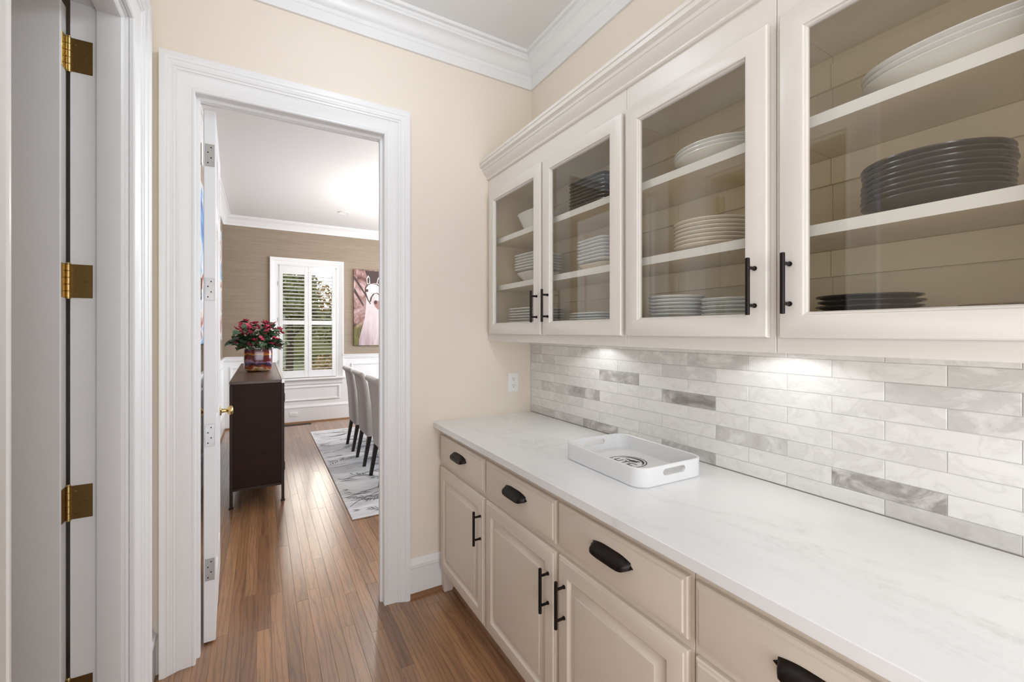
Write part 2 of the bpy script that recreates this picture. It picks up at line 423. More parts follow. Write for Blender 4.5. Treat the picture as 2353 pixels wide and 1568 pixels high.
# dining walls
WZ0, WZ1 = .70, 2.44; WXA, WXB = .215, 1.045   # window opening
m = M()
m.box(FLX - .15, FY, 0, WXA, FY + .15, H); m.box(WXB, FY, 0, FRX + .15, FY + .15, H)
m.box(WXA, FY, 0, WXB, FY + .15, WZ0); m.box(WXA, FY, WZ1, WXB, FY + .15, H)
wfar = struct(m.build('wall_far', GRASSCLOTH), 'brown grasscloth wall of the dining room with the shuttered window')
m = M(); m.box(FLX - .15, DY, 0, FLX, FY, H); wfl = struct(m.build('wall_far_left', GRASSCLOTH), 'brown grasscloth left wall of the dining room')
m = M(); m.box(FRX, DY, 0, FRX + .15, FY, H); struct(m.build('wall_far_right', GRASSCLOTH), 'brown grasscloth right wall of the dining room')
# white wainscot panels
m = M(); m.box(FLX, FY - .008, 0, WXA - .1, FY, 1.0); m.box(WXB + .1, FY - .008, 0, FRX, FY, 1.0); m.box(WXA - .1, FY - .008, 0, WXB + .1, FY, WZ0 - .02)
m.build('wainscot', WHITE, wfar)
m = M(); m.box(FLX, DY, 0, FLX + .008, FY - .008, 1.0); m.build('wainscot', WHITE, wfl)
PM = [(0, 0), (0, .012), (.008, .017), (.016, .012), (.024, .01), (.03, 0)]
def wpanel(x0, z0, x1, z1):
    mm = M(); mm.sweep(PM, [(x0, z0), (x1, z0), (x1, z1), (x0, z1)], (0, FY - .008, 0), X, Z, NY, closed=True); mm.build('panel_molding', WHITE, wfar)
wpanel(WXA - .05, .34, WXB + .05, .56); wpanel(1.27, .36, 2.15, .90); wpanel(2.3, .36, 3.2, .90); wpanel(-.4, .36, .03, .90)
for a in range(4):
    y0 = 2.6 + a * 1.22
    mm = M(); mm.sweep(PM, [(y0, .36), (y0 + 1.06, .36), (y0 + 1.06, .90), (y0, .90)], (FLX + .008, 0, 0), Y, Z, X, closed=True); mm.build('panel_molding', WHITE, wfl)
RAIL = [(0, .985), (.012, .985), (.014, 1.0), (.022, 1.012), (.022, 1.03), (.034, 1.036), (.036, 1.05), (0, 1.05)]
for nm, path, lb in (('trim_1', [(WXA - .1, FY - .008), (FLX + .008, FY - .008), (FLX + .008, DY)], 'white chair rail left of the dining window'),
                     ('trim_2', [(FRX, FY - .008), (WXB + .1, FY - .008)], 'white chair rail right of the dining window')):
    mm = M(); mm.sweep(RAIL, path, (0, 0, 0), X, Y, Z); struct(mm.build(nm, WHITE), lb)
BASE = [(0, 0), (.018, 0), (.018, .225), (.022, .23), (.022, .245), (.012, .255), (.008, .27), (0, .275)]
mm = M(); mm.sweep(BASE, [(FRX, FY - .008), (FLX + .008, FY - .008), (FLX + .008, DY)], (0, 0, 0), X, Y, Z); bfar = struct(mm.build('baseboard_far', WHITE), 'tall white baseboard around the dining room')
SHOE = [(0, 0), (.018, 0), (.017, .008), (.013, .015), (.006, .019), (0, .02)]
mm = M(); mm.sweep(SHOE, [(FRX, FY - .026), (FLX + .026, FY - .026), (FLX + .026, DY)], (0, 0, 0), X, Y, Z); mm.build('shoe_molding', OAKTRIM, bfar)
# crowns
CROWN = [(0, 0), (.014, 0), (.014, .05), (.018, .054), (.018, .062), (.012, .066), (.012, .078), (.018, .082), (.026, .09), (.033, .104), (.046, .122), (.064, .135), (.07, .137),
         (.07, .148), (.076, .152), (.076, .165), (.094, .166), (.096, .182), (0, .182)]
mm = M(); mm.sweep(CROWN, [(RX, RY), (RX, BY), (LX, BY), (LX, RY)], (0, 0, H - .182), X, Y, Z); struct(mm.build('trim_3', WHITE), 'white stepped crown molding around the pantry ceiling')
CR2 = [(0, 0), (.014, 0), (.014, .03), (.02, .036), (.03, .06), (.05, .085), (.075, .1), (.085, .105), (.085, .118), (.10, .12), (.10, .135), (0, .135)]
mm = M(); mm.sweep(CR2, [(FRX, FY), (FLX, FY), (FLX, DY)], (0, 0, H - .135), X, Y, Z); struct(mm.build('trim_4', WHITE), 'white crown molding around the dining room ceiling')
# pantry baseboards
BB = [(0, 0), (.016, 0), (.016, .15), (.021, .155), (.021, .172), (.013, .18), (.009, .192), (.004, .2), (0, .2)]
mm = M(); mm.sweep(BB, [(.905, BY), (.68, BY)], (0, 0, 0), X, Y, Z); bb = struct(mm.build('baseboard_back', WHITE), 'white baseboard between the doorway casing and the base cabinets')
mm = M(); mm.sweep(SHOE, [(.90, BY - .016), (.68, BY - .016)], (0, 0, 0), X, Y, Z); mm.build('shoe_molding', OAKTRIM, bb)
mm = M(); mm.sweep(BB, [(LX, BY - .002), (LX, 2.08)], (0, 0, 0), X, Y, Z); struct(mm.build('baseboard_left', WHITE), 'short white baseboard in the left corner')
# casings
CW = .137
CAS = [(0, 0), (0, .011), (.004, .015), (.011, .015), (.015, .0115), (.018, .0135), (.066, .0165), (.07, .019), (.073, .019), (.076, .0225), (.084, .0235), (.088, .027), (.094, .0275),
       (.099, .031), (.107, .032), (.111, .036), (.118, .0385), (CW, .0385), (CW, 0)]
mm = M(); mm.sweep(CAS, [(OL, 0), (OL, OT), (OR_, OT), (OR_, 0)], (0, BY, 0), X, Z, NY)
mm.v = [(OL + (x - OL) * (.118 / CW) if x < OL else OR_ + (x - OR_) * (.129 / CW) if x > OR_ else x, y, z) for x, y, z in mm.v]
trim5 = struct(mm.build('trim_5', WHITE), 'wide fluted white casing around the doorway to the dining room')
JT = .02
mm = M(); mm.box(OL - JT, BY - .002, 0, OL, DY, OT + JT, .001); mm.box(OR_, BY - .002, 0, OR_ + JT, DY, OT + JT, .001); mm.box(OL, BY - .002, OT, OR_, DY, OT + JT, .001)
mm.build('jamb', WHITE, trim5)
mm = M(); st = [(0, 0), (0, .011), (.004, .013), (.032, .013), (.034, .008), (.034, 0)]
mm.sweep([(.0, 0), (-.010, .002), (-.012, .006), (-.012, .034), (0, .036)], [(OL, 0), (OL, OT), (OR_, OT), (OR_, 0)], (0, BY + .064, 0), X, Z, NY)
mm.build('door_stop', WHITE, trim5)
mm = M(); mm.box(OR_ - .0016, DY - .034, .91, OR_, DY - .004, .985, .0006); mm.build('strike_plate', BRASS, trim5)
# left doorway
mm = M(); mm.sweep(CAS, [(DF, 0), (DF, DT), (DN, DT), (DN, 0)][::-1], (LX, 0, 0), Y, Z, X); trim6 = struct(mm.build('trim_6', WHITE), 'white casing and jamb of the doorway at far left')
mm = M()
for (yo, s_) in ((DF, 1), (DN, -1)): mm.box(LX2 - .002, yo, 0, LX + .002, yo + s_ * JT, DT + JT, .001)
mm.box(LX2 - .002, DN, DT, LX + .002, DF, DT + JT, .001); mm.build('jamb', WHITE, trim6)
mm = M()   # stop and stepped reveal, swept round the opening (offset towards the opening)
stp = [(0, .002), (-.004, .0), (-.016, .0), (-.018, .004), (-.018, .062), (-.014, .068), (-.011, .07), (0, .07)]
mm.sweep([(a, -.004 - (.07 - b_) - .005) for a, b_ in stp], [(DN, 0), (DN, DT), (DF, DT), (DF, 0)], (LX, 0, 0), Y, Z, X)
mm.build('door_stop', WHITE, trim6)

# ------------------------------------------------------------------ doors
def six_panel(mm, W, Hh, th, st, rows, T):
    mm.T = T; c = .003
    mm.box(0, 0, 0, st, th, Hh, c); mm.box(W - st, 0, 0, W, th, Hh, c); mm.box((W - st) / 2, 0, 0, (W + st) / 2, th, Hh, 0)
    zs = [0] + [z for r_ in rows for z in r_] + [Hh]
    for a, b_ in zip(zs[0::2], zs[1::2]): mm.box(st, .0005, a, W - st, th - .0005, b_, c)
    for a, b_ in rows:
        for u0, u1 in ((st, (W - st) / 2), ((W + st) / 2, W - st)):
            for n_, o_ in ((NY, 0), (Y, th)):
                pr = [(0, -.006), (.008, -.014), (.014, -.014), (.05, -.005), (.054, -.004)]
                if n_ == NY: mm.sweep(pr, [(u0, a), (u1, a), (u1, b_), (u0, b_)], (0, o_, 0), X, Z, n_, closed=True, cyc=False, fill_last=True)
                else: mm.sweep(pr, [(u0, a), (u1, a), (u1, b_), (u0, b_)], (0, o_, 0), X, Z, n_, closed=True, cyc=False, fill_last=True)
def hinge_geo(zc, hw, hh):
    pass
# door 1: hinged on the far jamb of the left doorway, swung 90 degrees into the next room
rows1 = [(.24, .812), (1.0, 1.991), (2.097, 2.34)]
mm = M(); six_panel(mm, .84, 2.47, .045, .112, rows1, lambda p: Vector((-.552 - p.x, 1.906 + p.y, .008 + p.z)))
d1 = struct(mm.build('door_1', WHITE), 'white six panel door at far left standing open, brass hinges on its edge')
for i, zc in enumerate((2.325, 1.585, .86, .23)):
    mm = M(); h = .055
    mm.box(-.541, 1.9455, zc - h, -.487, 1.9475, zc + h, .0008)      # jamb leaf
    mm.build('hinge', BRASSD, d1)
    hg = bpy.data.objects[mm_name] if False else d1.children[-1]
    mm = M(); mm.box(-.5525, 1.909, zc - h, -.5505, 1.945, zc + h, .0006); mm.build('hinge_leaf', BRASS if i < 2 else BRASSD, hg)
    mm = M()
    for k in range(5): mm.lathe([(.0055, 0), (.0066, .001), (.0066, .0205), (.0055, .0215)], 12, (-.5455, 1.945, zc - h + k * .022))
    mm.lathe([(.004, -.004), (.0066, -.003), (.0066, 0)], 12, (-.5455, 1.945, zc - h)); mm.lathe([(.0066, 0), (.0066, .003), (.003, .006)], 12, (-.5455, 1.945, zc + h))
    mm.build('hinge_knuckle', BRASS, hg)
    mm = M()
    for (dx, dz) in ((-.529, .035), (-.505, .0), (-.529, -.035)):
        mm.tube([(dx, 1.9457, zc + dz), (dx, 1.9443, zc + dz)], [.004, .003], 10)
    mm.build('screw', BRASS, hg)
# door 2: swung open into the dining room
ang = R(2.6)
def T2(p):   # p.x along the door from the hinge edge, p.y thickness (0 = +x face)
    hx, hy = -.1825, DY + .008
    return Vector((hx - math.sin(ang) * p.x - math.cos(ang) * p.y, hy + math.cos(ang) * p.x - math.sin(ang) * p.y * 0, .008 + p.z))
rows2 = [(.24, .80), (.99, 1.93), (2.03, 2.29)]
mm = M(); six_panel(mm, .762, 2.42, .046, .112, rows2, T2)
d2 = struct(mm.build('door_2', WHITE), 'white six panel door standing open into the dining room beside the sideboard')
for zc in (2.213, 1.604, .94, .33):
    mm = M(); h = .05
    mm.T = T2; mm.box(-.0022, .004, zc - h, -.0004, .040, zc + h, .0006); mm.build('hinge', STEEL, d2); hg = d2.children[-1]
    mm = M(); mm.T = T2
    for (a, dz) in ((.017, .035), (.029, .012), (.017, -.012), (.029, -.035)): mm.tube([(-.002, a, zc + dz), (-.0032, a, zc + dz)], .0032, 8)
    mm.build('screw', DARKSLOT, hg)
    mm = M()
    for k in range(5): mm.lathe([(.005, 0), (.006, .001), (.006, .018), (.005, .019)], 12, (-.2405, DY + .004, zc - .042 + k * .02))
    mm.build('hinge_knuckle', BRASS, hg)
mm = M(); mm.T = T2
def knob(mm, zc, a):
    prof = [(.026, 0), (.028, .003), (.024, .007), (.012, .009), (.010, .03), (.014, .036), (.024, .042), (.0285, .052), (.027, .06), (.018, .066), (0.001, .067)]
    for s_ in (-1, 1):
        vs = M(); vs.lathe(prof, 20)
        o_ = 0 if s_ < 0 else .046
        mm.add([(a + x, o_ + s_ * z, zc + y) for x, y, z in vs.v], vs.f)
knob(mm, .94, .70); mm.build('door_knob', BRASS, d2)
mm = M(); mm.T = T2; mm.box(.7605, .010, .90, .7635, .036, .98, .0006); mm.build('latch_plate', BRASS, d2)

# ------------------------------------------------------------------ backsplash tiles
ZR = [.9245] + [.968 + .0527 * k for k in range(9)]
JA = [2.282, 2.029, 1.773, 1.519, 1.26, 1.011, .76, .509, .265, .012, -.24, -.44]; JB = [2.282, 2.158, 1.899, 1.647, 1.387, 1.133, .886, .634, .386, .13, -.12, -.44]
GREY = {(1, 2.282): .38, (1, 2.029): .42, (1, 1.773): .8, (1, 1.26): .62, (1, .509): .42, (2, .634): .95, (3, 1.011): .42, (6, 1.647): .75, (4, 1.899): .72, (4, 2.158): .4,
        (5, 1.26): .85, (8, 1.387): .3, (8, 1.133): .45, (8, 1.899): .3, (7, 1.26): .3, (7, .509): .35, (7, .265): .4, (6, .634): .2, (8, .386): .4, (9, .634): .5, (6, .386): .4, (7, 2.282): .3, (8, 2.282): .3}
for k in range(9):
    z0, z1 = ZR[k], ZR[k + 1]
    J = JA if k % 2 == 0 else JB
    if z1 > 1.40: z1 = 1.40
    for a, b_ in zip(J[:-1], J[1:]):
        mm = M(); mm.box(1.4515 + rnd.uniform(-.0004, .0004), b_ + .0007, z0 + .0007, RX + .001, a - .0007, z1 - .0007, .0012)
        o = mm.build('tile', MARBLE, wright, smooth=False)
        gv = GREY.get((k + 1, a), rnd.choice((.03, .05, .08, .1, .12, .18)))
        o.color = (gv, gv, gv, 1)
mm = M(); mm.box(1.4535, -.44, .9235, RX + .0005, 2.283, 1.40); mm.build('grout', GROUT, wright)

# ------------------------------------------------------------------ base cabinets
FX = .84
def raised_door(mm, y0, z0, y1, z1, st=.058):
    O = (FX + .02, 0, 0); t = .02
    pr = [(0, 0), (0, t - .010), (.003, t - .006), (.008, t - .005), (.010, t - .001), (.014, t), (st - .004, t), (st, t - .003), (st + .004, t - .0115), (st + .008, t - .0115),
          (st + .032, t - .003), (st + .035, t - .0003), (st + .038, t)]
    mm.sweep(pr, [(y0, z0), (y1, z0), (y1, z1), (y0, z1)], O, Y, Z, NX, closed=True, cyc=False, fill_last=True, fill_first=True)
def slab_drawer(mm, y0, z0, y1, z1):
    t = .02; pr = [(0, 0), (0, t - .009), (.003, t - .006), (.010, t - .005), (.013, t - .0015), (.018, t)]
    mm.sweep(pr, [(y0, z0), (y1, z0), (y1, z1), (y0, z1)], (FX + .02, 0, 0), Y, Z, NX, closed=True, cyc=False, fill_last=True, fill_first=True)
def bar_pull(parent, x, y, z0, z1):
    mm = M(); L = z1 - z0
    mm.lathe([(.0045, 0), (.0058, .0012), (.0058, L - .0012), (.0045, L)], 14, (x - .033, y, z0))
    for f in (.17, .83): mm.tube([(x, y, z0 + f * L), (x - .004, y, z0 + f * L), (x - .0045, y, z0 + f * L), (x - .033, y, z0 + f * L)], [.0062, .0062, .0045, .0045], 12)
    return mm.build('handle', BLACKM, parent)
def cup_pull(parent, y, z, x=FX):
    mm = M(); L = .075; NU, NV = 25, 13; vs = []; fs = []
    for i in range(NU):
        u = -1 + 2 * i / (NU - 1); a = abs(u)
        s_ = (1 - max(0, (a - .3) / .7) ** 2.0 * .42)
        d = .027 * (1 - max(0, (a - .80) / .20) ** 1.6 * .93); top = .0195 * s_ - .0015; bot = -.0175 * (1 - max(0, (a - .4) / .6) ** 2 * .5)
        for j in range(NV):
            t = j / (NV - 1); th = t * math.pi * .62
            xx = -d * min(1, math.sin(th) * 1.06); zz = bot + (top - bot) * (0.5 + .5 * math.cos(th * 1.0 / .62)) if False else top + (bot - top) * t ** 1.15
            vs.append((x + xx - .0005, y + u * L, z + zz))
    for i in range(NU - 1):
        for j in range(NV - 1): fs.append((i * NV + j, (i + 1) * NV + j, (i + 1) * NV + j + 1, i * NV + j + 1))
    mm.add(vs, fs)
    # inner skin so the shell has thickness
    vi = [(x - .0005 + (p[0] - x + .0005) * .86, y + (p[1] - y) * .965, p[2] - .0016) for p in vs]
    mm.add(vi, [f[::-1] for f in fs])
    for s_ in (-1, 1):   # pointed flanges
        mm.add([(x, y + s_ * (L - .004), z - .010), (x, y + s_ * (L - .004), z + .006), (x, y + s_ * (L + .009), z - .003), (x - .005, y + s_ * (L - .006), z - .009), (x - .005, y + s_ * (L - .006), z + .004), (x - .003, y + s_ * (L + .008), z - .003)],
               [(0, 1, 2), (3, 4, 5), (0, 1, 4, 3), (1, 2, 5, 4), (2, 0, 3, 5)])
    return mm.build('cup_pull', BLACKM, parent, angle=50)
DZ0, DZ1, RZ0, RZ1 = .125, .686, .711, .857
def base_unit(y0, y1, label, bays):
    t = thing('base_cabinet', (1.15, (y0 + y1) / 2, 0), label, 'cabinet', 'base cabinets under the white counter')
    mm = M(); x0, x1 = FX + .0205, RX - .012
    mm.box(x0 + .02, y0 + .0005, .10, x1, y0 + .018, .892); mm.box(x0 + .02, y1 - .018, .10, x1, y1 - .0005, .892); mm.box(x1 - .01, y0 + .018, .10, x1, y1 - .018, .892); mm.box(x0 + .02, y0 + .018, .10, x1 - .01, y1 - .018, .118)
    mm.build('carcass', LOWER, t)
    mm = M(); mm.box(x0, y0 + .0005, .10, x0 + .02, y1 - .0005, .892, .001)
    mm.build('face_frame', LOWER, t)
    mm = M(); mm.box(.925, y0 + .0005, 0, .94, y1 - .0005, .10); mm.build('toe_kick', LOWER, t)
    mm = M(); mm.sweep(SHOE, [(.925, y1 - .0005), (.925, y0 + .0005)][::-1], (0, 0, 0), X, Y, Z)
    mm.v = [(.925 - abs(a - .925), b_, c) for a, b_, c in mm.v]; mm.build('shoe_molding', OAKTRIM, t)
    for (a, b_, hy) in bays:
        mm = M(); slab_drawer(mm, b_, RZ0, a, RZ1); dr = mm.build('drawer', LOWER, t)
        cup_pull(dr, (a + b_) / 2 - .005, .80)
        mm = M(); raised_door(mm, b_, DZ0, a, DZ1); do = mm.build('door', LOWER, t)
        bar_pull(do, FX, hy, .475, .626)
    return t
bu = base_unit(1.699, 2.2835, 'shade-toned cream base cabinet in the corner by the doorway, one drawer over one door', [(2.243, 1.708, 1.735)])
mm = M(); mm.box(FX + .0205, 2.225, 0, .9245, 2.2835, .0995, .001); mm.build('filler_post', LOWER, bu)
base_unit(.651, 1.698, 'shade-toned cream base cabinet in the middle with paired doors whose black handles meet', [(1.692, 1.176, 1.210), (1.160, .660, 1.120)])
base_unit(-.42, .650, 'shade-toned cream base cabinet nearest the camera, at the lower right', [(.640, .130, .175), (.112, -.40, .07)])
mm = M(); mm.box(.817, -.44, .893, 1.4505, 2.2835, .923, .0018)
tag(mm.build('countertop', QUARTZ), 'long white quartz countertop with faint grey veins over the base cabinets', 'countertop')

# ------------------------------------------------------------------ upper cabinets
UX = 1.135
FR = [(0, 0), (0, .013), (.003, .017), (.009, .0185), (.013, .02), (.052, .02), (.056, .0185), (.058, .013), (.061, .012), (.064, .007), (.064, 0)]
def glass_door(parent, yL, yR, hy):
    z0, z1 = 1.404, 2.222
    mm = M(); mm.sweep(FR, [(yR, z0), (yL, z0), (yL, z1), (yR, z1)], (UX + .02, 0, 0), Y, Z, NX, closed=True); d = mm.build('door', UPPER, parent)
    mm = M(); mm.box(UX + .013, yR + .058, z0 + .058, UX + .017, yL - .058, z1 - .058); mm.build('glass_pane', CABGLASS, d, smooth=False)
    bar_pull(d, UX, hy, 1.463, 1.613); return d
UZ0, UZ1 = 1.364, 2.335
def upper_unit(y0, y1, label, doors, stiles, ends):
    t = thing('upper_cabinet', (1.3, (y0 + y1) / 2, UZ0), label, 'cabinet', 'glass fronted upper cabinets')
    x0, x1 = UX + .0215, RX - .001
    mm = M(); mm.box(x1 - .008, y0, 1.41, x1, y1, UZ1 - .01); mm.box(x0 + .02, y0, 1.405, x1 - .008, y1, 1.43); mm.box(x0 + .02, y0, 2.225, x1 - .008, y1, 2.245)
    mm.box(x0 + .02, y0, 2.3, x1 - .008, y1, UZ1)
    if ends[1]: mm.box(x0 + .02, y1 - .016, UZ0 + .02, x1 - .008, y1 - .0005, UZ1)
    if ends[0]: mm.box(x0 + .02, y0 + .0005, UZ0 + .02, x1 - .008, y0 + .016, UZ1)
    mm.build('carcass', INNER, t)
    mm = M(); mm.box(x0, y0 + .0003, UZ0, x0 + .02, y1 - .0003, 1.433, .0012); mm.box(x0, y0 + .0003, 2.195, x0 + .02, y1 - .0003, UZ1, .0012)
    for a, b_ in stiles: mm.box(x0 + .0004, a, 1.43, x0 + .0196, b_, 2.2)
    mm.build('face_frame', UPPER, t)
    for zz in (1.668, 1.938):
        ya, yb = y0 + (.017 if ends[0] else .0001), y1 - (.017 if ends[1] else .0001)
        mm = M(); mm.box(x0 + .0265, ya, zz - .012, x1 - .009, yb, zz + .015); sh = mm.build('shelf', INNER, t)  # interior colour paints the warm bounced light onto the shelf
        mm = M(); mm.box(x0 + .024, ya, zz - .0122, x0 + .0266, yb, zz + .0152); mm.build('lit_front_edge', SHELF_LIT, sh)  # same shelf paint in a brighter tone, front light put into the colour
    for zz in (1.63, 1.9, 2.18):
        mm = M(); mm.box(x1 - .02, y0 + (.017 if ends[0] else .0002), zz - .05, x1 - .0085, y1 - (.017 if ends[1] else .0002), zz + .02 if zz > 2 else zz + .025); mm.build('back_rail', INNER, t)
    for d in doors: glass_door(t, *d)
    return t
upper_unit(1.165, 2.2835, 'upper cabinet beside the doorway wall, two narrow glass doors over square plates', [(2.240, 1.706, 1.730), (1.688, 1.176, 1.638)], [(2.225, 2.283), (1.677, 1.717), (1.1655, 1.19)], (0, 1))
upper_unit(.631, 1.164, 'upper cabinet in the middle, single glass door over round plates', [(1.152, .646, .675)], [(1.14, 1.1637), (.6315, .665)], (0, 0))
upper_unit(-.42, .630, 'upper cabinet nearest the camera holding the large platters and dark bowls', [(.615, .108, .587), (.09, -.40, .06)], [(.60, .6297), (.08, .12), (-.42, -.39)], (1, 0))
KC = [(0, -.013), (.008, -.013), (.012, -.009), (.012, -.003), (.009, 0), (.013, .004), (.02, .012), (.03, .02), (.036, .034), (.04, .036), (.043, .046), (.052, .052), (.056, .054), (.056, .07), (.06, .072), (.06, .085), (0, .085)]
mm = M(); mm.sweep(KC, [(1.157, 2.2835), (1.157, -.44)][::-1], (0, 0, 2.322), X, Y, Z)
mm.v = [(1.1565 - (a - 1.157) if a > 1.157 else a - .0005, b_, c) for a, b_, c in mm.v]
struct(mm.build('trim_7', UPPER), 'cream stepped crown molding along the tops of the upper cabinets')
# puck lights below the cabinets
for i, yy in enumerate((1.60, .735, -.13)):
    t = thing('puck_light', (1.30, yy, 1.39), ('round puck light over the gap left of the tray', 'round puck light over the counter right of the tray', 'round puck light over the counter nearest the camera')[i], 'light', 'puck lights under the upper cabinets')
    mm = M(); mm.lathe([(.034, 0), (.034, .0145), (.028, .0148), (.028, .004), (.03, 0)], 24, (1.30, yy, 1.39)); mm.build('housing', STEEL, t)
    mm = M(); mm.lathe([(.0275, .003), (.0275, .006)], 20, (1.30, yy, 1.39)); mm.build('lens', emit('puck_lens', 'FFF6EA', 6), t)
    d = bpy.data.lights.new('puck_lamp', 'SPOT'); d.energy = P_PUCK * 4; d.spot_size = R(140); d.spot_blend = .25; d.shadow_soft_size = .02; d.color = (.98, 1, 1.02)
    lo = bpy.data.objects.new('puck_lamp', d); COL.objects.link(lo); lo.parent = t; lo.location = (0, 0, -.004); lo.rotation_euler = (0, R(-8), 0)

# ------------------------------------------------------------------ dishes
ORD = ['topmost', 'second from the top', 'third from the top', 'fourth from the top', 'fifth from the top', 'sixth from the top', 'seventh from the top', 'eighth from the top', 'ninth from the top', 'tenth from the top', 'eleventh from the top']
def dish_mesh(rad, h, foot=.6, pw=2, sx=1, sy=1, th=.005, n=36):
    mm = M(); f = foot
    mm.lathe([(.001, .002), (rad * f * .92, .002), (rad * f * .95, 0), (rad * f, 0), (rad * (f + .06), .002), (rad * (f + (1 - f) * .5), h * .45), (rad * .985, h - .002), (rad, h), (rad * .995, h + th * .5), (rad * .975, h + th * .35),
              (rad * (f + (1 - f) * .5) - th * .3, h * .45 + th), (rad * (f + .03), th + .001), (rad * f * .8, th), (.001, th)], n, sx=sx, sy=sy, pw=pw)
    return mm
def stack(name, mm, mat, x, y, z, n, pitch, desc, where, cat, grp, rot=0, jit=.002):
    o0 = None
    for i in range(n):
        if o0 is None:
            o0 = o = mm.build(name, mat, origin=(0, 0, 0), angle=40)
        else:
            o = o0.copy(); COL.objects.link(o)
        o.location = (x + rnd.uniform(-jit, jit), y + rnd.uniform(-jit, jit), z + i * pitch); o.rotation_euler = (0, 0, rot)
        q = ORD[n - 1 - i] if n > 1 else ''
        tag(o, f'{desc}, {q} {where}' if n > 1 else f'{desc} {where}', cat, grp)
S0, S1, S2 = 1.4305, 1.6835, 1.9535
WH = [(.001, .0), (.06, 0)]
# corner cabinet, top: white bowl
mm = dish_mesh(.105, .105, .55, 4, 1.0, 1.05, .006)
stack('serving_bowl', mm, PLW, 1.318, 1.975, S2, 1, 0, 'white square serving bowl on the top shelf', 'nearest the doorway wall', 'bowl', 'white serving ware')
stack('cereal_bowl', dish_mesh(.098, .055, .5, 5), PLW, 1.315, 1.99, S1, 1, 0, 'white square bowl under the plate stack', 'on the middle shelf by the doorway wall', 'bowl', 'white serving ware')
stack('square_plate', dish_mesh(.104, .012, .62, 7), PLW, 1.315, 1.99, S1 + .062, 6, .0155, 'white square plate', 'of the leftmost middle-shelf stack', 'plate', 'white square plates', R(4))
stack('square_plate', dish_mesh(.122, .012, .62, 7), PLW, 1.312, 2.01, S0, 8, .0145, 'white square plate', 'of the bottom-shelf stack by the doorway wall', 'plate', 'white square plates')
stack('square_plate', dish_mesh(.112, .01, .62, 7), PLW, 1.312, 1.47, S0, 6, .0118, 'white square plate', 'of the bottom stack behind the second door', 'plate', 'white square plates', R(2))
stack('square_dish', dish_mesh(.1, .026, .7, 5), PLC, 1.315, 1.445, S1, 1, 0, 'cream square dish under the white plates', 'behind the second door', 'dish', 'white serving ware')
stack('square_plate', dish_mesh(.106, .012, .62, 7), PLW, 1.315, 1.44, S1 + .031, 7, .0145, 'white square plate', 'of the middle stack behind the second door', 'plate', 'white square plates', R(-3))
stack('dark_plate', dish_mesh(.122, .012, .66, 7), PLD, 1.312, 1.455, S2, 8, .0155, 'dark brown square plate', 'of the stack on the top shelf', 'plate', 'dark square plates', R(3))
# middle cabinet
stack('platter', dish_mesh(.122, .04, .5, 2, 1, 1.2, .006, 48), PLW, 1.312, .905, S2, 3, .012, 'white oval platter', 'in the top-shelf stack of the middle cabinet', 'platter', 'white platters of the middle cabinet')
stack('dinner_plate', dish_mesh(.124, .018, .6, 2, 1, 1, .005, 48), PLC, 1.312, .925, S1, 7, .0128, 'cream round plate', 'of the middle-shelf stack', 'plate', 'cream round plates')
stack('dinner_plate', dish_mesh(.097, .014, .62), PLW, 1.305, 1.065, S0, 9, .0124, 'white round plate', 'of the left bottom stack in the middle cabinet', 'plate', 'white round plates')
stack('salad_plate', dish_mesh(.094, .02, .5), PLW, 1.32, .858, S0, 7, .0122, 'white small plate', 'of the right bottom stack, middle cabinet', 'plate', 'white small plates')
# near cabinet
stack('platter', dish_mesh(.115, .05, .62, 2.3, 1, 1.62, .006, 56), PLW, 1.318, .315, S2, 3, .0135, 'large white oval platter', 'on the top shelf nearest the camera', 'platter', 'large white platters')
stack('dark_bowl', dish_mesh(.127, .03, .66, 2, 1, 1, .006, 48), PLD, 1.313, .372, S1, 8, .0125, 'dark grey round bowl', 'of the big stack nearest the camera', 'bowl', 'dark round bowls')
stack('black_plate', dish_mesh(.106, .012, .66, 2, 1, 1, .005, 44), PLK, 1.31, .492, S0, 6, .0128, 'black round plate', 'of the bottom stack nearest the camera', 'plate', 'black round plates')
stack('bronze_plate', dish_mesh(.125, .03, .5, 2, 1, 1, .005, 44), PLG, 1.315, .208, S0, 2, .011, 'shiny bronze plate', 'of the pair at the bottom right corner', 'plate', 'bronze plates')

# ------------------------------------------------------------------ tray
tx, ty, tz, trot = 1.178, 1.172, .9235, R(-1.5)
def TT(p): return Vector((tx + p.x * math.cos(trot) - p.y * math.sin(trot), ty + p.x * math.sin(trot) + p.y * math.cos(trot), tz + p.z))
tr = thing('serving_tray', (tx, ty, tz), 'white rounded serving tray with a black round emblem, on the counter', 'tray')
def rrect(hx, hy, r, n=8):
    out = []
    for cx, cy, a0 in ((hx - r, hy - r, 0), (-hx + r, hy - r, 90), (-hx + r, -hy + r, 180), (hx - r, -hy + r, 270)):
        for k in range(n + 1):
            a = R(a0 + 90 * k / n); out.append((cx + r * math.cos(a), cy + r * math.sin(a)))
    return out
hx, hy = .153, .207
mm = M(); mm.T = TT
rings = [(rrect(hx - .004, hy - .004, .045), 0), (rrect(hx - .001, hy - .001, .048), .003), (rrect(hx, hy, .049), .006)]
vs = []; K = 36
for pts, z in rings: vs += [(a, b_, z) for a, b_ in pts]
inn = rrect(hx - .009, hy - .009, .040); vs += [(a, b_, .0065) for a, b_ in inn]
fs = [tuple(range(K)), tuple(3 * K + i for i in range(K))]
for q in range(3): fs += [(q * K + i, q * K + (i + 1) % K, (q + 1) * K + (i + 1) % K, (q + 1) * K + i) for i in range(K)]
mm.add(vs, fs); mm.build('base', TRAY, tr)
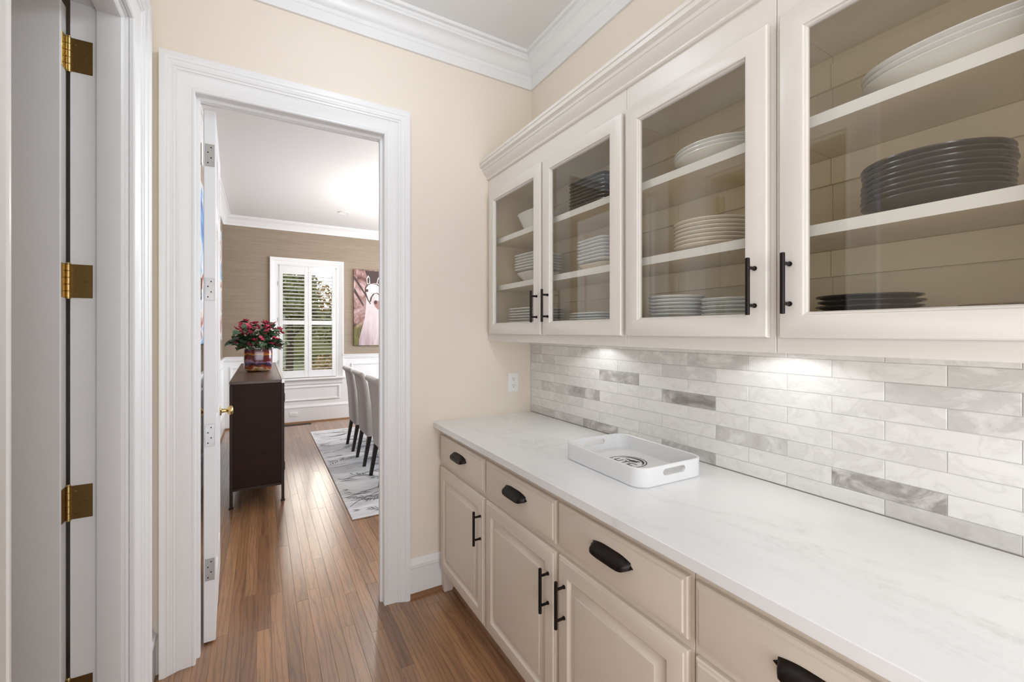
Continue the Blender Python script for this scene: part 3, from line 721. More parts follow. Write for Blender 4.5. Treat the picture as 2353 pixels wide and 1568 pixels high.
# wall with two hand slots: built as a strip of outer / inner pairs, slots cut in the short ends
mm = M(); mm.T = TT
out_, in_ = rrect(hx, hy, .049), rrect(hx - .009, hy - .009, .040); z0, z1 = .006, .064
def wall_strip(po, pi, za, zb, closed=False):
    n_ = len(po); vs = [(*p, za) for p in po] + [(*p, zb - .002) for p in po] + [((p[0] * .7 + q[0] * .3), (p[1] * .7 + q[1] * .3), zb) for p, q in zip(po, pi)] + [((p[0] * .3 + q[0] * .7), (p[1] * .3 + q[1] * .7), zb) for p, q in zip(po, pi)] + [(*p, zb - .002) for p in pi] + [(*p, za) for p in pi]
    fs = []
    for i in range(n_ if closed else n_ - 1):
        j = (i + 1) % n_
        for q in range(6): w = (q + 1) % 6; fs.append((q * n_ + i, q * n_ + j, w * n_ + j, w * n_ + i))
    if not closed: fs += [tuple(q * n_ for q in range(6)), tuple(q * n_ + n_ - 1 for q in range(6))]
    mm.add(vs, fs)
def ins(lst, extra):   # put slot points into the straight ends (y = +-hy)
    o_ = []
    for i, p in enumerate(lst):
        o_.append(p); q = lst[(i + 1) % len(lst)]
        if abs(p[1] - q[1]) < 1e-6 and abs(p[0] - q[0]) > .05:
            s_ = 1 if p[0] > q[0] else -1
            o_ += [(s_ * e, p[1]) for e in extra] + [(-s_ * e, p[1]) for e in extra[::-1]]
    return o_
ex = (.052, .0505, .046, .04)
po, pi_ = ins(out_, ex), ins(in_, ex)
n_ = len(po); sl = lambda p: abs(p[0]) < .0521 and abs(abs(p[1]) - hy) < 1e-6
za_, zb_ = [], []
vs = []; fs = []
def slot_h(x):
    d = max(0, abs(x) - .041); r_ = .011
    return math.sqrt(max(0, r_ * r_ - d * d))
zm = .041
prof_n = 8
for p, q in zip(po, pi_):
    h_ = slot_h(p[0]) if sl(p) else 0
    zl, zu = zm - h_, zm + h_
    m1 = (p[0] * .7 + q[0] * .3, p[1] * .7 + q[1] * .3); m2 = (p[0] * .3 + q[0] * .7, p[1] * .3 + q[1] * .7)
    vs += [(*p, z0), (*p, zl), (*p, zu), (*p, z1 - .002), (*m1, z1), (*m2, z1), (*q, z1 - .002), (*q, zu), (*q, zl), (*q, z0)]
for i in range(n_):
    j = (i + 1) % n_; A, B = i * 10, j * 10
    open_ = sl(po[i]) and sl(po[j])
    for q in range(9):
        if open_ and q in (1, 7): continue
        if not open_ and q in (1, 7) and not (sl(po[i]) or sl(po[j])):
            continue
        fs.append((A + q, B + q, B + q + 1, A + q + 1))
    if open_: fs += [(A + 1, B + 1, B + 8, A + 8), (A + 2, B + 2, B + 7, A + 7)]
mm.add(vs, fs); mm.build('rim', TRAY, tr)
# emblem (flat print on the tray floor): up = +x, reading direction = -y
ec = (tx + .012, ty + .024, tz + .0068)
mm = M(); eO = ec; E1, E2 = (math.sin(trot), -math.cos(trot), 0), (math.cos(trot), math.sin(trot), 0)
def arc_band(r0, r1, a0, a1, n=40, taper=False):
    for i in range(n):
        a, b_ = R(a0 + (a1 - a0) * i / n), R(a0 + (a1 - a0) * (i + 1) / n)
        f0 = math.sin(math.pi * i / n) if taper else 1; f1 = math.sin(math.pi * (i + 1) / n) if taper else 1
        mm.flat([((r1 - (r1 - r0) * f0) * math.cos(a), (r1 - (r1 - r0) * f0) * math.sin(a)), (r1 * math.cos(a), r1 * math.sin(a)), (r1 * math.cos(b_), r1 * math.sin(b_)), ((r1 - (r1 - r0) * f1) * math.cos(b_), (r1 - (r1 - r0) * f1) * math.sin(b_))], eO, E1, E2)
arc_band(.0685, .073, 0, 360, 60); arc_band(.050, .0625, 8, 172, 40, True); arc_band(.052, .0625, 190, 350, 40, True)
bird = [(-.034, .021), (-.022, .029), (-.008, .027), (.002, .036), (.012, .033), (.016, .040), (.026, .041), (.031, .035), (.024, .029), (.030, .022), (.020, .018), (.010, .013), (-.004, .012), (-.008, .020), (-.022, .019)]
mm.flat(bird, eO, E1, E2)
def letter(rects, ox):
    for x0, y0, x1, y1 in rects: mm.flat([(ox + x0, y0), (ox + x1, y0), (ox + x1, y1), (ox + x0, y1)], eO, E1, E2)
t_ = .0062
letter([(0, -.024, t_, .006), (.022, -.024, .022 + t_, .006), (t_, -.024, .022, -.024 + t_)], -.049)
letter([(0, .006 - t_, .028, .006), (.011, -.024, .011 + t_, .006 - t_)], -.0145)
letter([(0, -.024, t_, .006), (t_, .006 - t_, .028, .006), (t_, -.024, .028, -.024 + t_)], .021)
mm.build('emblem', INK, tr, smooth=False, normals=False)

# ------------------------------------------------------------------ outlets, register
def outlet(parent_thing, O, e1, e2, n, horizontal=False):
    w, h = .036, .058
    mm = M(); mm.sweep([(0, 0), (0, .003), (.002, .005), (.005, .006)], [(-w, -h), (w, -h), (w, h), (-w, h)], O, e1, e2, n, closed=True, cyc=False, fill_last=True, fill_first=True); mm.build('cover_plate', PLASTIC, parent_thing)
    for s_ in (-1, 1):
        mm = M(); mm.prism([(.0165 * math.cos(R(a)), s_ * .0205 + .0165 * math.sin(R(a)) * .85) for a in range(0, 360, 20)], Vector(O) + Vector(n) * .006, e1, e2, n, .0015); rc = mm.build('receptacle', PLASTIC, parent_thing)
        mm = M()
        for (a, b_, ww, hh) in ((-.0065, .004, .0011, .004), (.0065, .004, .0011, .0034), (0, -.007, .0022, .0022)):
            mm.prism([(a - ww, s_ * .0205 + b_ - hh), (a + ww, s_ * .0205 + b_ - hh), (a + ww, s_ * .0205 + b_ + hh), (a - ww, s_ * .0205 + b_ + hh)], Vector(O) + Vector(n) * .0075, e1, e2, n, .0004)
        mm.build('slot', DARKSLOT, rc, smooth=False)
t = thing('wall_outlet', (1.326, BY, 1.11), 'white duplex outlet on the cream wall just above the counter', 'outlet'); outlet(t, (1.326, BY, 1.11), X, Z, NY)
t = thing('wall_outlet', (.427, FY - .026, .155), 'white outlet set sideways in the dining room baseboard', 'outlet'); outlet(t, (.427, FY - .026, .14), Z, NX, NY)
t = thing('floor_register', (.46, 7.33, 0), 'dark slotted floor vent in the floor below the dining window', 'vent')
mm = M(); mm.box(.28, 7.28, -.001, .66, 7.40, .003, .001); mm.build('frame', BARK, t)
for k in range(14): mm = M(); mm.box(.295 + k * .026, 7.295, .003, .31 + k * .026, 7.385, .0045); mm.build('slat', DARKSLOT, t, smooth=False)

# ------------------------------------------------------------------ window with shutters
win = thing('window_1', (.63, FY, WZ0), 'white cased dining room window with two louvered shutter panels', None, kind='structure')
mm = M(); mm.sweep([(a * .8, b_ * .8) for a, b_ in CAS], [(WXA, WZ0 - .01), (WXA, WZ1), (WXB, WZ1), (WXB, WZ0 - .01)], (0, FY, 0), X, Z, NY); mm.build('casing', WHITE, win)
mm = M(); mm.box(WXA - .13, FY - .075, WZ0 - .035, WXB + .13, FY + .02, WZ0 - .008, .005); mm.build('stool', WHITE, win)
mm = M(); mm.box(WXA - .1, FY - .024, WZ0 - .11, WXB + .1, FY - .006, WZ0 - .036, .004); mm.build('apron', WHITE, win)
mm = M()
for x0, x1 in ((WXA, WXA + .012), (WXB - .012, WXB)): mm.box(x0, FY - .002, WZ0 - .008, x1, FY + .15, WZ1)
mm.box(WXA, FY - .002, WZ1 - .012, WXB, FY + .15, WZ1); mm.build('jamb', WHITE, win)
zmid = 1.55
for (a, b_, yy) in ((WZ0, zmid + .02, FY + .09), (zmid - .02, WZ1 - .012, FY + .12)):
    mm = M(); mm.sweep([(0, 0), (0, .03), (.035, .03), (.04, .02), (.04, 0)], [(WXA + .012, a), (WXB - .012, a), (WXB - .012, b_), (WXA + .012, b_)], (0, yy + .015, 0), X, Z, NY, closed=True); sa = mm.build('sash', WHITE, win)
    mm = M(); mm.box(WXA + .05, yy - .002, a + .038, WXB - .05, yy + .002, b_ - .038); mm.build('pane', WINGLASS, sa, smooth=False)
wm = (WXA + WXB) / 2
for x0, x1 in ((WXA + .013, wm - .002), (wm + .002, WXB - .013)):
    mm = M(); s_ = .05; yf, yb = FY - .012, FY + .018
    mm.box(x0, yf, WZ0 + .002, x0 + s_, yb, WZ1 - .014, .003); mm.box(x1 - s_, yf, WZ0 + .002, x1, yb, WZ1 - .014, .003)
    for a, b_ in ((WZ0 + .002, WZ0 + .11), (zmid - .025, zmid + .04), (WZ1 - .135, WZ1 - .014)): mm.box(x0 + s_, yf + .002, a, x1 - s_, yb - .002, b_, .002)
    sp = mm.build('shutter_panel', WHITE, win)
    for a, b_ in ((WZ0 + .11, zmid - .025), (zmid + .04, WZ1 - .135)):
        n_ = round((b_ - a) / .0535); p_ = (b_ - a) / n_
        for k in range(n_):
            zc = a + (k + .5) * p_; mm = M(); tl = R(-9)
            poly = [(.031 * math.cos(t), .0052 * math.sin(t)) for t in [2 * math.pi * q / 10 for q in range(10)]]
            poly = [(u * math.cos(tl) - v * math.sin(tl), u * math.sin(tl) + v * math.cos(tl)) for u, v in poly]
            mm.prism(poly, (x0 + s_ + .001, (yf + yb) / 2, zc), Y, Z, X, x1 - x0 - 2 * s_ - .002); mm.build('louver', WHITE, sp)
for xx, zz in ((WXA + .006, 2.15), (WXA + .006, 1.6), (WXA + .006, .95)):
    mm = M(); mm.lathe([(.005, -.03), (.005, .03)], 8, (xx, FY - .017, zz)); mm.build('hinge', STEEL, win)

# ------------------------------------------------------------------ outdoors
m = M(); m.box(-14, FY + .6, -.75, 26, 48, -.6); struct(m.build('ground', LAWN), 'lawn outside the dining room window')
def leaf_cloud(mm, c, rx, ry, rz, n, s_):
    for _ in range(n):
        while True:
            p = Vector((rnd.uniform(-1, 1), rnd.uniform(-1, 1), rnd.uniform(-1, 1)))
            if .25 < p.length < 1: break
        q = Vector((c[0] + p.x * rx, c[1] + p.y * ry, c[2] + p.z * rz)); a = Vector((rnd.gauss(0, 1), rnd.gauss(0, 1), rnd.gauss(0, .6))).normalized(); b_ = a.cross(Vector((rnd.gauss(0, 1), rnd.gauss(0, 1), rnd.gauss(0, 1)))).normalized()
        l = s_ * rnd.uniform(.7, 1.3); w = l * .45
        mm.add([q - a * l, q + b_ * w, q + a * l, q - b_ * w], [(0, 1, 2, 3)])
def tree(x, y, h, r, n, lm, label, s_=.13):
    t = thing('tree', (x, y, -.6), label, 'tree', 'trees outside the window')
    mm = M(); mm.tube([(x, y, -.62), (x + .05, y, h * .3), (x - .05, y, h * .6), (x, y, h * .85)], [h * .035, h * .028, h * .018, .02], 10)
    for k in range(7):
        a = k * 2.4; z0_ = h * (.25 + .07 * k); mm.tube([(x, y, z0_), (x + math.cos(a) * r * .45, y + math.sin(a) * r * .45, z0_ + h * .12), (x + math.cos(a) * r * .85, y + math.sin(a) * r * .85, z0_ + h * .16)], [h * .014, h * .009, .012], 7)
    mm.build('trunk', BARK, t)
    mm = M()
    leaf_cloud(mm, (x, y, h * .68), r, r, h * .36, n, s_)
    for k in range(5): a = k * 1.3; leaf_cloud(mm, (x + math.cos(a) * r * .7, y + math.sin(a) * r * .7, h * (.45 + .07 * k)), r * .5, r * .5, r * .4, n // 6, s_)
    tag(mm.build('foliage', lm, t, smooth=False, normals=False), kind='stuff')
for a_ in ((-.55, 15.0, 5.4, 1.45, 2600, TREEL, 'leafy green tree seen through the left shutter panel'), (.95, 19.5, 4.4, 1.15, 2000, TREEL, 'middle green tree outside, just left of the bright gap of sky'),
           (3.75, 18.5, 7.0, 1.5, 2400, TREEL2, 'golden leaved tree seen through the right shutter panel'), (-3.9, 22, 8, 2.1, 1800, TREEL, 'tall tree standing left beyond the dining room window'),
           (7.0, 26, 8, 2.3, 1800, TREEL, 'tall tree standing right beyond the dining room window'), (2.6, 31, 4.6, 2.4, 2200, TREEL2, 'distant low autumn tree behind the nearer trees outside'),
           (-3.6, 31, 7, 2.6, 2000, TREEL, 'distant round green tree behind the nearer trees outside'), (2.35, 14.6, 2.3, .8, 1200, TREEL, 'small young tree low in the right shutter panel')): tree(*a_)
hd = thing('hedge', (2, 36, -.6), 'long clipped hedge across the far end of the lawn outside', 'hedge')
mm = M()
for k in range(16): leaf_cloud(mm, (-10 + k * 1.7, 36, 1.1), 1.3, .9, 1.75, 420, .16)
tag(mm.build('foliage', TREEL, hd, smooth=False, normals=False), kind='stuff')
mm = M(); mm.box(-11, 35.6, -.62, 17, 36.4, 2.2, .3); mm.build('core', TREEL, hd, smooth=False)
for i, (x, y, r, h) in enumerate(((.0, 12.6, .75, 1.3), (1.7, 12.9, .8, 1.4), (3.6, 13.6, .9, 1.5))):
    t = thing('shrub', (x, y, -.6), ('round shrub low outside the left shutter panel', 'round shrub low outside between the shutter panels', 'round shrub low outside the right shutter panel')[i], 'shrub', 'shrubs outside the window')
    mm = M(); leaf_cloud(mm, (x, y, h * .5 - .6), r, r * .8, h * .5, 1500, .07); tag(mm.build('foliage', (TREEL, TREEL2, TREEL)[i], t, smooth=False, normals=False), kind='stuff')
    mm = M(); mm.tube([(x, y, -.62), (x, y, h * .6 - .6)], [.04, .01], 7); mm.build('stem', BARK, t)

# ------------------------------------------------------------------ dining room furniture
# rug
rg = thing('rug', (1.85, 5.05, 0), 'pale grey rug with dark leaf print under the dining chairs', 'rug')
mm = M(); mm.box(.588, 3.414, .0006, 3.1, 6.68, .012, .003); mm.build('pile', RUG, rg)
mm = M()
def leaf_print(x, y, a, L):
    ca, sa = math.cos(a), math.sin(a)
    W = lambda u, v: (x + u * ca - v * sa, y + u * sa + v * ca)
    def st(u0, v0, u1, v1, w):
        d = math.hypot(u1 - u0, v1 - v0); nx_, ny_ = -(v1 - v0) / d * w, (u1 - u0) / d * w
        um, vm = (u0 + u1) / 2, (v0 + v1) / 2
        P_ = [W(u0, v0), W(um + nx_, vm + ny_), W(u1, v1), W(um - nx_, vm - ny_)]
        if all(.60 < p[0] < 3.09 and 3.43 < p[1] < 6.67 for p in P_): mm.add([(*p, .0124) for p in P_], [(0, 1, 2, 3)])
    st(0, 0, L, 0, L * .018)
    for k in range(9):
        u = L * (.08 + .1 * k); wd = L * .2 * math.sin(math.pi * (.12 + .09 * k))
        for s_ in (-1, 1):
            if rnd.random() < .85: st(u, 0, u + L * .2, s_ * wd * rnd.uniform(.7, 1.1), L * rnd.uniform(.016, .034))
for k in range(150):
    x, y = rnd.uniform(.6, 3.0), rnd.uniform(3.4, 6.6); a = R(rnd.choice((150, 165, 185, 200, 215, 170)) + rnd.uniform(-12, 12))
    leaf_print(x, y, a, rnd.uniform(.16, .34))
for k in range(36):   # stems
    x, y = rnd.uniform(.7, 3.0), rnd.uniform(3.5, 6.5); a = R(rnd.uniform(150, 215)); pts = []
    for q in range(9): pts.append((x, y)); x += math.cos(a) * .09; y += math.sin(a) * .09; a += rnd.uniform(-.25, .25)
    for (p, q) in zip(pts[:-1], pts[1:]):
        if all(.61 < v[0] < 3.08 and 3.44 < v[1] < 6.66 for v in (p, q)):
            d = math.hypot(q[0] - p[0], q[1] - p[1]); nx_, ny_ = -(q[1] - p[1]) / d * .005, (q[0] - p[0]) / d * .005
            mm.add([(p[0] + nx_, p[1] + ny_, .0123), (q[0] + nx_, q[1] + ny_, .0123), (q[0] - nx_, q[1] - ny_, .0123), (p[0] - nx_, p[1] - ny_, .0123)], [(0, 1, 2, 3)])
tag(mm.build('leaf_print', RUGINK, rg, smooth=False, normals=False), kind='stuff')
# chairs: local frame, back towards -x, seat towards +x; origin on the rug
def chair_proto():
    t = thing('dining_chair', (0, 0, 0), 'x', 'chair', 'dining chairs on the rug')
    W = .225
    def loft(poly, w0=W, taper=0):
        K = len(poly); ys = [-1, -.985, -.94, .94, .985, 1]; sc = [.55, .85, 1, 1, .85, .55]
        mm = M(); cx = sum(p[0] for p in poly) / K; cz = sum(p[1] for p in poly) / K; vs = []
        return mm
    # backrest profile (x,z), rolled over at the top
    back = [(.055, .31), (.045, .50), (.03, .70), (.005, .84), (-.02, .92), (-.03, .95), (-.036, .972), (-.055, .985), (-.078, .98), (-.092, .962), (-.09, .94), (-.075, .928), (-.064, .91),
            (-.055, .85), (-.034, .70), (-.022, .50), (-.012, .31)]
    def shaped(poly, w, edge=.014):
        mm = M(); K = len(poly); vs = []; fs = []
        cen = [((poly[i][0] + poly[K - 1 - i][0]) / 2, (poly[i][1] + poly[K - 1 - i][1]) / 2) for i in range(K)]
        for yy, s_ in ((-w, .35), (-w + .004, .75), (-w + edge, 1), (w - edge, 1), (w - .004, .75), (w, .35)):
            for (a, b_), (c, d) in zip(poly, cen): vs.append((c + (a - c) * s_, yy, d + (b_ - d) * s_))
        for i in range(5):
            for k in range(K): l = (k + 1) % K; fs.append((i * K + k, i * K + l, (i + 1) * K + l, (i + 1) * K + k))
        fs += [tuple(range(K)), tuple(5 * K + k for k in range(K))]
        mm.add(vs, fs); return mm
    shaped(back, W).build('backrest', FABRIC, t, angle=60)
    mm = M(); mm.sweep([(0, .33), (0, .44), (.006, .47), (.02, .49), (.045, .5)], [(.05, -W), (.49, -W), (.49, W), (.05, W)], (0, 0, 0), X, Y, Z, closed=True, cyc=False, fill_last=True, fill_first=True); mm.build('seat', FABRIC, t, angle=60)
    for (a, b_, dx) in ((.02, -1, -.06), (.02, 1, -.06), (.45, -1, 0), (.45, 1, 0)):
        mm = M(); yy = b_ * (W - .035); s0, s1 = .021, .015
        vs = [(a + q * s1 + dx, yy + w * s1, 0) for q, w in ((-1, -1), (1, -1), (1, 1), (-1, 1))] + [(a + q * s0, yy + w * s0, .335) for q, w in ((-1, -1), (1, -1), (1, 1), (-1, 1))]
        mm.add(vs, [(0, 1, 2, 3), (4, 5, 6, 7), (0, 1, 5, 4), (1, 2, 6, 5), (2, 3, 7, 6), (3, 0, 4, 7)]); mm.build('leg', ESPRESSO_B, t, smooth=False)
    return t
ESPRESSO_B = paint('black_brown_wood', '221814', .35, .15, 0)
ch = chair_proto()
for i, (x, y, rz, lb) in enumerate(((.965, 4.18, 0, 'grey upholstered dining chair nearest the doorway, rolled back and black legs'), (.965, 4.88, 0, 'grey upholstered dining chair in the middle of the three in a row'),
                                   (.965, 5.53, 0, 'grey upholstered dining chair farthest from the doorway in the row of three'), (1.83, 6.55, R(-90), 'grey upholstered dining chair at the window end of the table'))):
    c = ch if i == 0 else copy_tree(ch)
    c.location = (x, y, .0127); c.rotation_euler = (0, 0, rz); c['label'] = lb
# table
t = thing('dining_table', (1.83, 4.85, .0128), 'dark wood dining table standing on the leaf print rug', 'table')
mm = M(); mm.box(1.4, 3.75, .73, 2.3, 5.95, .77, .004); mm.build('tabletop', WALNUT, t)
mm = M(); mm.box(1.46, 3.81, .645, 2.24, 5.89, .73, .003); mm.build('apron', ESPRESSO, t)
for a in (1.55, 2.15):
    for b_ in (3.86, 5.84): mm = M(); mm.box(a - .035, b_ - .035, .0128, a + .035, b_ + .035, .645, .004); mm.build('leg', ESPRESSO, t)
# sideboard
SX0, SX1, SY0, SY1, SH = -.225, .165, 4.115, 6.45, 1.016
t = thing('sideboard', (-.03, 5.28, 0), 'tall dark wood sideboard with thin metal legs under the flower vase', 'sideboard')
mm = M(); mm.box(SX0 + .006, SY0 + .004, .155, SX1 - .02, SY1 - .004, SH - .024, .002); mm.build('body', ESPRESSO, t)
mm = M(); mm.box(SX0, SY0, SH - .024, SX1 - .022, SY1, SH, .002); mm.build('top', WALNUT, t)
mm = M(); mm.box(SX1 - .0215, SY0, SH - .03, SX1 + .002, SY1, SH + .003, .002); mm.build('edge_band', STEEL, t)
IRON = metal('dark_iron', '3A302B', .45, .8)
for a in (SX0 + .002, SX1 - .022):
    for b_ in (SY0 + .001, SY1 - .023):
        mm = M(); mm.box(a, b_ - .002, .006, a + .022, b_ + .022, SH - .03, .001); mm.box(a - .006, b_ - .008, 0, a + .028, b_ + .028, .007, .002); mm.build('leg', IRON, t)
mm = M(); mm.box(SX0 + .02, SY0 + .0005, .135, SX1 - .02, SY0 + .012, .155, .001); mm.build('stretcher', IRON, t)
for k in range(4):
    y0 = SY0 + .03 + k * .57; mm = M(); mm.sweep([(0, 0), (0, .012), (.003, .014), (.05, .014), (.055, .008)], [(y0, .18), (y0 + .555, .18), (y0 + .555, SH - .05), (y0, SH - .05)], (SX1 - .02, 0, 0), Y, Z, X, closed=True, cyc=False, fill_last=True, fill_first=True)
    do = mm.build('door', ESPRESSO, t); mm = M(); yy = y0 + (.5 if k % 2 == 0 else .055)
    mm.tube([(SX1 - .006, yy, .55), (SX1 + .012, yy, .55), (SX1 + .012, yy, .68), (SX1 - .006, yy, .68)], .005, 8); mm.build('handle', IRON, do)
    mm = M(); yy = y0 + (.004 if k % 2 == 0 else .525)
    for zz in (.28, .86): mm.box(SX1 - .006, yy, zz - .035, SX1 + .006, yy + .026, zz + .035, .002)
    mm.build('hinge', IRON, do)
# vase with flowers
vx, vy, vz = -.03, 5.10, SH + .0005
t = thing('flower_vase', (vx, vy, vz), 'square swirled red and amber glass vase of red flowers on the sideboard', 'vase')
mm = M(); mm.lathe([(.001, 0), (.07, 0), (.098, .006), (.118, .022), (.125, .045), (.126, .2), (.122, .226), (.116, .228), (.118, .2), (.117, .05), (.09, .012), (.001, .01)], 40, (vx, vy, vz), sx=1, sy=1, pw=3.6)
mm.build('vessel', SWIRL, t, origin=(vx, vy, vz), angle=50)
mm = M(); mm.lathe([(.122, .2265), (.1235, .24), (.121, .243), (.1165, .24), (.116, .2285)], 40, (vx, vy, vz), pw=3.6); mm.build('rim', glass('clear_glass', .8, 1.45), t)
mm = M(); tips = []
for k in range(22):
    a = k * 2.399; e = .25 + .75 * math.sqrt((k + .5) / 22); rr = .205 * e; hh = .24 + .24 * math.sqrt(max(0.05, 1 - e * e)) - (.04 if e > .85 else 0)
    tip = Vector((vx + math.cos(a) * rr, vy + math.sin(a) * rr, vz + hh)); tips.append((tip, a))
    mm.tube([(vx + math.cos(a) * .03, vy + math.sin(a) * .03, vz + .03), (vx + math.cos(a) * .07, vy + math.sin(a) * .07, vz + .2), tip], [.003, .003, .002], 6)
mm.build('stem', LEAF, t)
def leafmesh():
    mm = M(); n_ = 6; vs = [(0, 0, 0)]; L = .085
    for i in range(1, n_):
        u = i / n_; w = .03 * math.sin(math.pi * u ** .8); vs += [(L * u, -w, .012 * math.sin(3 * u) + .006), (L * u, 0, .012 * math.sin(3 * u)), (L * u, w, .012 * math.sin(3 * u) + .006)]
    vs.append((L, 0, -.004)); fs = [(0, 1, 2), (0, 2, 3)]
    for i in range(n_ - 2):
        b_ = 1 + 3 * i; fs += [(b_, b_ + 3, b_ + 4, b_ + 1), (b_ + 1, b_ + 4, b_ + 5, b_ + 2)]
    e = len(vs) - 1; fs += [(e - 3, e, e - 2), (e - 2, e, e - 1)]
    mm.add(vs, fs); return mm
def flowermesh():
    mm = M()
    for k in range(6):
        a = k * math.pi / 3; ca, sa = math.cos(a), math.sin(a); r1, r2 = .014, .03
        pts = [(.003, 0, 0), (r1, -.011, .012), (r2, -.006, .016), (r2 + .003, 0, .013), (r2, .006, .016), (r1, .011, .012)]
        mm.add([(p[0] * ca - p[1] * sa, p[0] * sa + p[1] * ca, p[2]) for p in pts], [(0, 1, 2, 3), (0, 3, 4, 5)])
    mm.lathe([(.001, .004), (.006, .006), (.006, .012), (.001, .016)], 8); return mm
def put(o, p, rx, ry, rz, s_=1): o.location = Vector(p) - Vector((vx, vy, vz)); o.rotation_euler = (rx, ry, rz); o.scale = (s_,) * 3
lo = fo = None
def inst(base, mk, name, mat):
    if base is None:
        o = mk().build(name, mat, origin=(0, 0, 0), normals=False, smooth=False); o.parent = t; return o, o
    o = base.copy(); COL.objects.link(o); return base, o
for k in range(200):
    tip, a = tips[k % len(tips)]; f = rnd.uniform(.35, 1.0)
    p = Vector((vx, vy, vz + .2)).lerp(tip, f) + Vector((rnd.gauss(0, .03), rnd.gauss(0, .03), rnd.gauss(0, .025)))
    p.z = max(p.z, vz + .245)
    lo, o = inst(lo, leafmesh, 'leaf', LEAF); put(o, p, rnd.uniform(-.5, .5), rnd.uniform(-.7, .6), a + rnd.uniform(-1.2, 1.2), rnd.uniform(.8, 1.3))
for k in range(64):
    tip, a = tips[k % len(tips)]; p = tip + Vector((rnd.gauss(0, .03), rnd.gauss(0, .03), rnd.gauss(.01, .03))) * (1 if k >= len(tips) else .3)
    p.z = max(p.z, vz + .23)
    fo, o = inst(fo, flowermesh, 'flower', PETAL); put(o, p, rnd.uniform(-.9, .9), rnd.uniform(-.9, .9), a, rnd.uniform(.8, 1.25))

# pictures
def m_canvas():
    b = NB('horse_photo_background'); n = b.noise(b.coords((5, 5, 4)), 1, 6, .6, 1.0); n2 = b.noise(b.coords((2, 2, 1.2), None), 1.4, 3)
    t_ = b.node('ShaderNodeTexCoord'); sp = b.node('ShaderNodeSeparateXYZ'); b.link(t_.outputs['Object'], sp.inputs[0])
    c = b.ramp(n, [(.34, '4A302C'), (.46, '8A645C'), (.58, 'BFA09C'), (.72, 'DCC8C8')])
    c = b.mix(b.ramp(n2, [(.5, 0), (.7, .8)]), c, lin('6E4A40'))
    low = b.ramp(sp.outputs[2], [(0, 1.0), (.28, 1.0), (.4, 0)])
    lowc = b.ramp(n, [(.35, '3D3420'), (.55, '6E6A34'), (.65, 'B79B3C')])
    b.color(b.mix(low, c, lowc)); b.set(rough=.6); return b.m
HB = m_canvas()
def m_coat(name, a, c2, z0_, z1_):
    b = NB(name); t_ = b.node('ShaderNodeTexCoord'); sp = b.node('ShaderNodeSeparateXYZ'); b.link(t_.outputs['Object'], sp.inputs[0])
    n = b.noise(b.coords((14, 14, 3)), 1, 5); f = b.math('MULTIPLY', b.ramp(b.math('DIVIDE', b.math('SUBTRACT', sp.outputs[2], z0_), z1_ - z0_), [(0, 1), (1, 0)]), b.ramp(n, [(.3, .3), (.65, 1)]))
    b.color(b.mix(f, lin(a), lin(c2))); b.set(rough=.6); return b.m
COAT = m_coat('horse_coat_print', 'D6C9C8', 'A68B90', 0.0, .85); FACE = m_coat('horse_face_print', 'DDD3D1', 'B9938D', .62, 1.0)
MANE = paint('dark_print', '4A3330', .6, .2, 0); NOSE = paint('nose_print', 'A87C74', .6, .2, 0)
hp = thing('horse_picture', (1.735, FY, 1.185), 'tall canvas picture of a white horse with a dark bridle on the dining room wall', 'picture')
hx0, hx1, hz0, hz1 = 1.31, 2.16, 1.185, 2.445
mm = M(); mm.box(hx0, FY - .035, hz0, hx1, FY - .0005, hz1, .002); mm.build('canvas', HB, hp, origin=(hx0, FY, hz0), smooth=False)
hc = 1.625   # x of the horse's face
def hpoly(name, polys, mat, d):
    mm = M()
    for poly in polys: mm.flat([(max(hx0 + .002, min(hx1 - .002, p[0])), p[1]) for p in poly], (0, FY - .035 - d, 0), X, Z)
    mm.build(name, mat, hp, origin=(hx0, FY, hz0), smooth=False, normals=False)
def P(*q): return [(hx0 + a * .435 / 100 * 1.0, hz1 - b_ * 1.26 / 100) for a, b_ in q]   # a: 0..100 over the visible strip, b: 0..100 down
def ell(cx, cz, rx, rz, n=20, a0=0, a1=360): return [(cx + rx * math.cos(R(a0 + (a1 - a0) * i / n)), cz + rz * math.sin(R(a0 + (a1 - a0) * i / n))) for i in range(n)]
hpoly('dark_backdrop_print', [P((40, 1), (96, 1), (88, 14), (74, 20), (58, 18))], MANE, .0004)
hpoly('branch_print', [P((0, 8), (5, 10), (48, 34), (47, 38), (40, 33), (0, 13)), P((2, 24), (36, 46), (35, 49), (0, 30))], MANE, .0005)
hpoly('body_print', [P((46, 33), (44, 50), (40, 64), (28, 80), (19, 92), (18, 99.6), (172, 99.6), (170, 90), (158, 78), (128, 62), (112, 50), (104, 44))], COAT, .0008)
hpoly('mane_print', [P((100, 46), (118, 56), (128, 64), (118, 64), (106, 56))], MANE, .001)
hpoly('head_print', [P((47, 22), (58, 18), (74, 17), (88, 18), (100, 24), (106, 32), (104, 40), (104, 47), (98, 52), (88, 52), (76, 47), (66, 43), (56, 38), (46, 34), (42, 28)),
                     P((48, 18), (46, 12), (52, 7), (58, 10), (60, 18), (54, 20)), P((84, 18), (88, 11), (94, 7), (98, 12), (96, 19), (90, 20))], FACE, .0012)
hpoly('ear_print', [P((50, 17), (49, 12), (53, 9), (57, 12), (56, 18)), P((87, 17), (90, 12), (94, 10), (95, 14), (93, 18))], MANE, .0016)
hpoly('muzzle_print', [P((72, 42), (84, 40), (96, 41), (104, 45), (98, 52), (88, 52), (78, 48))], NOSE, .0016)
br = []
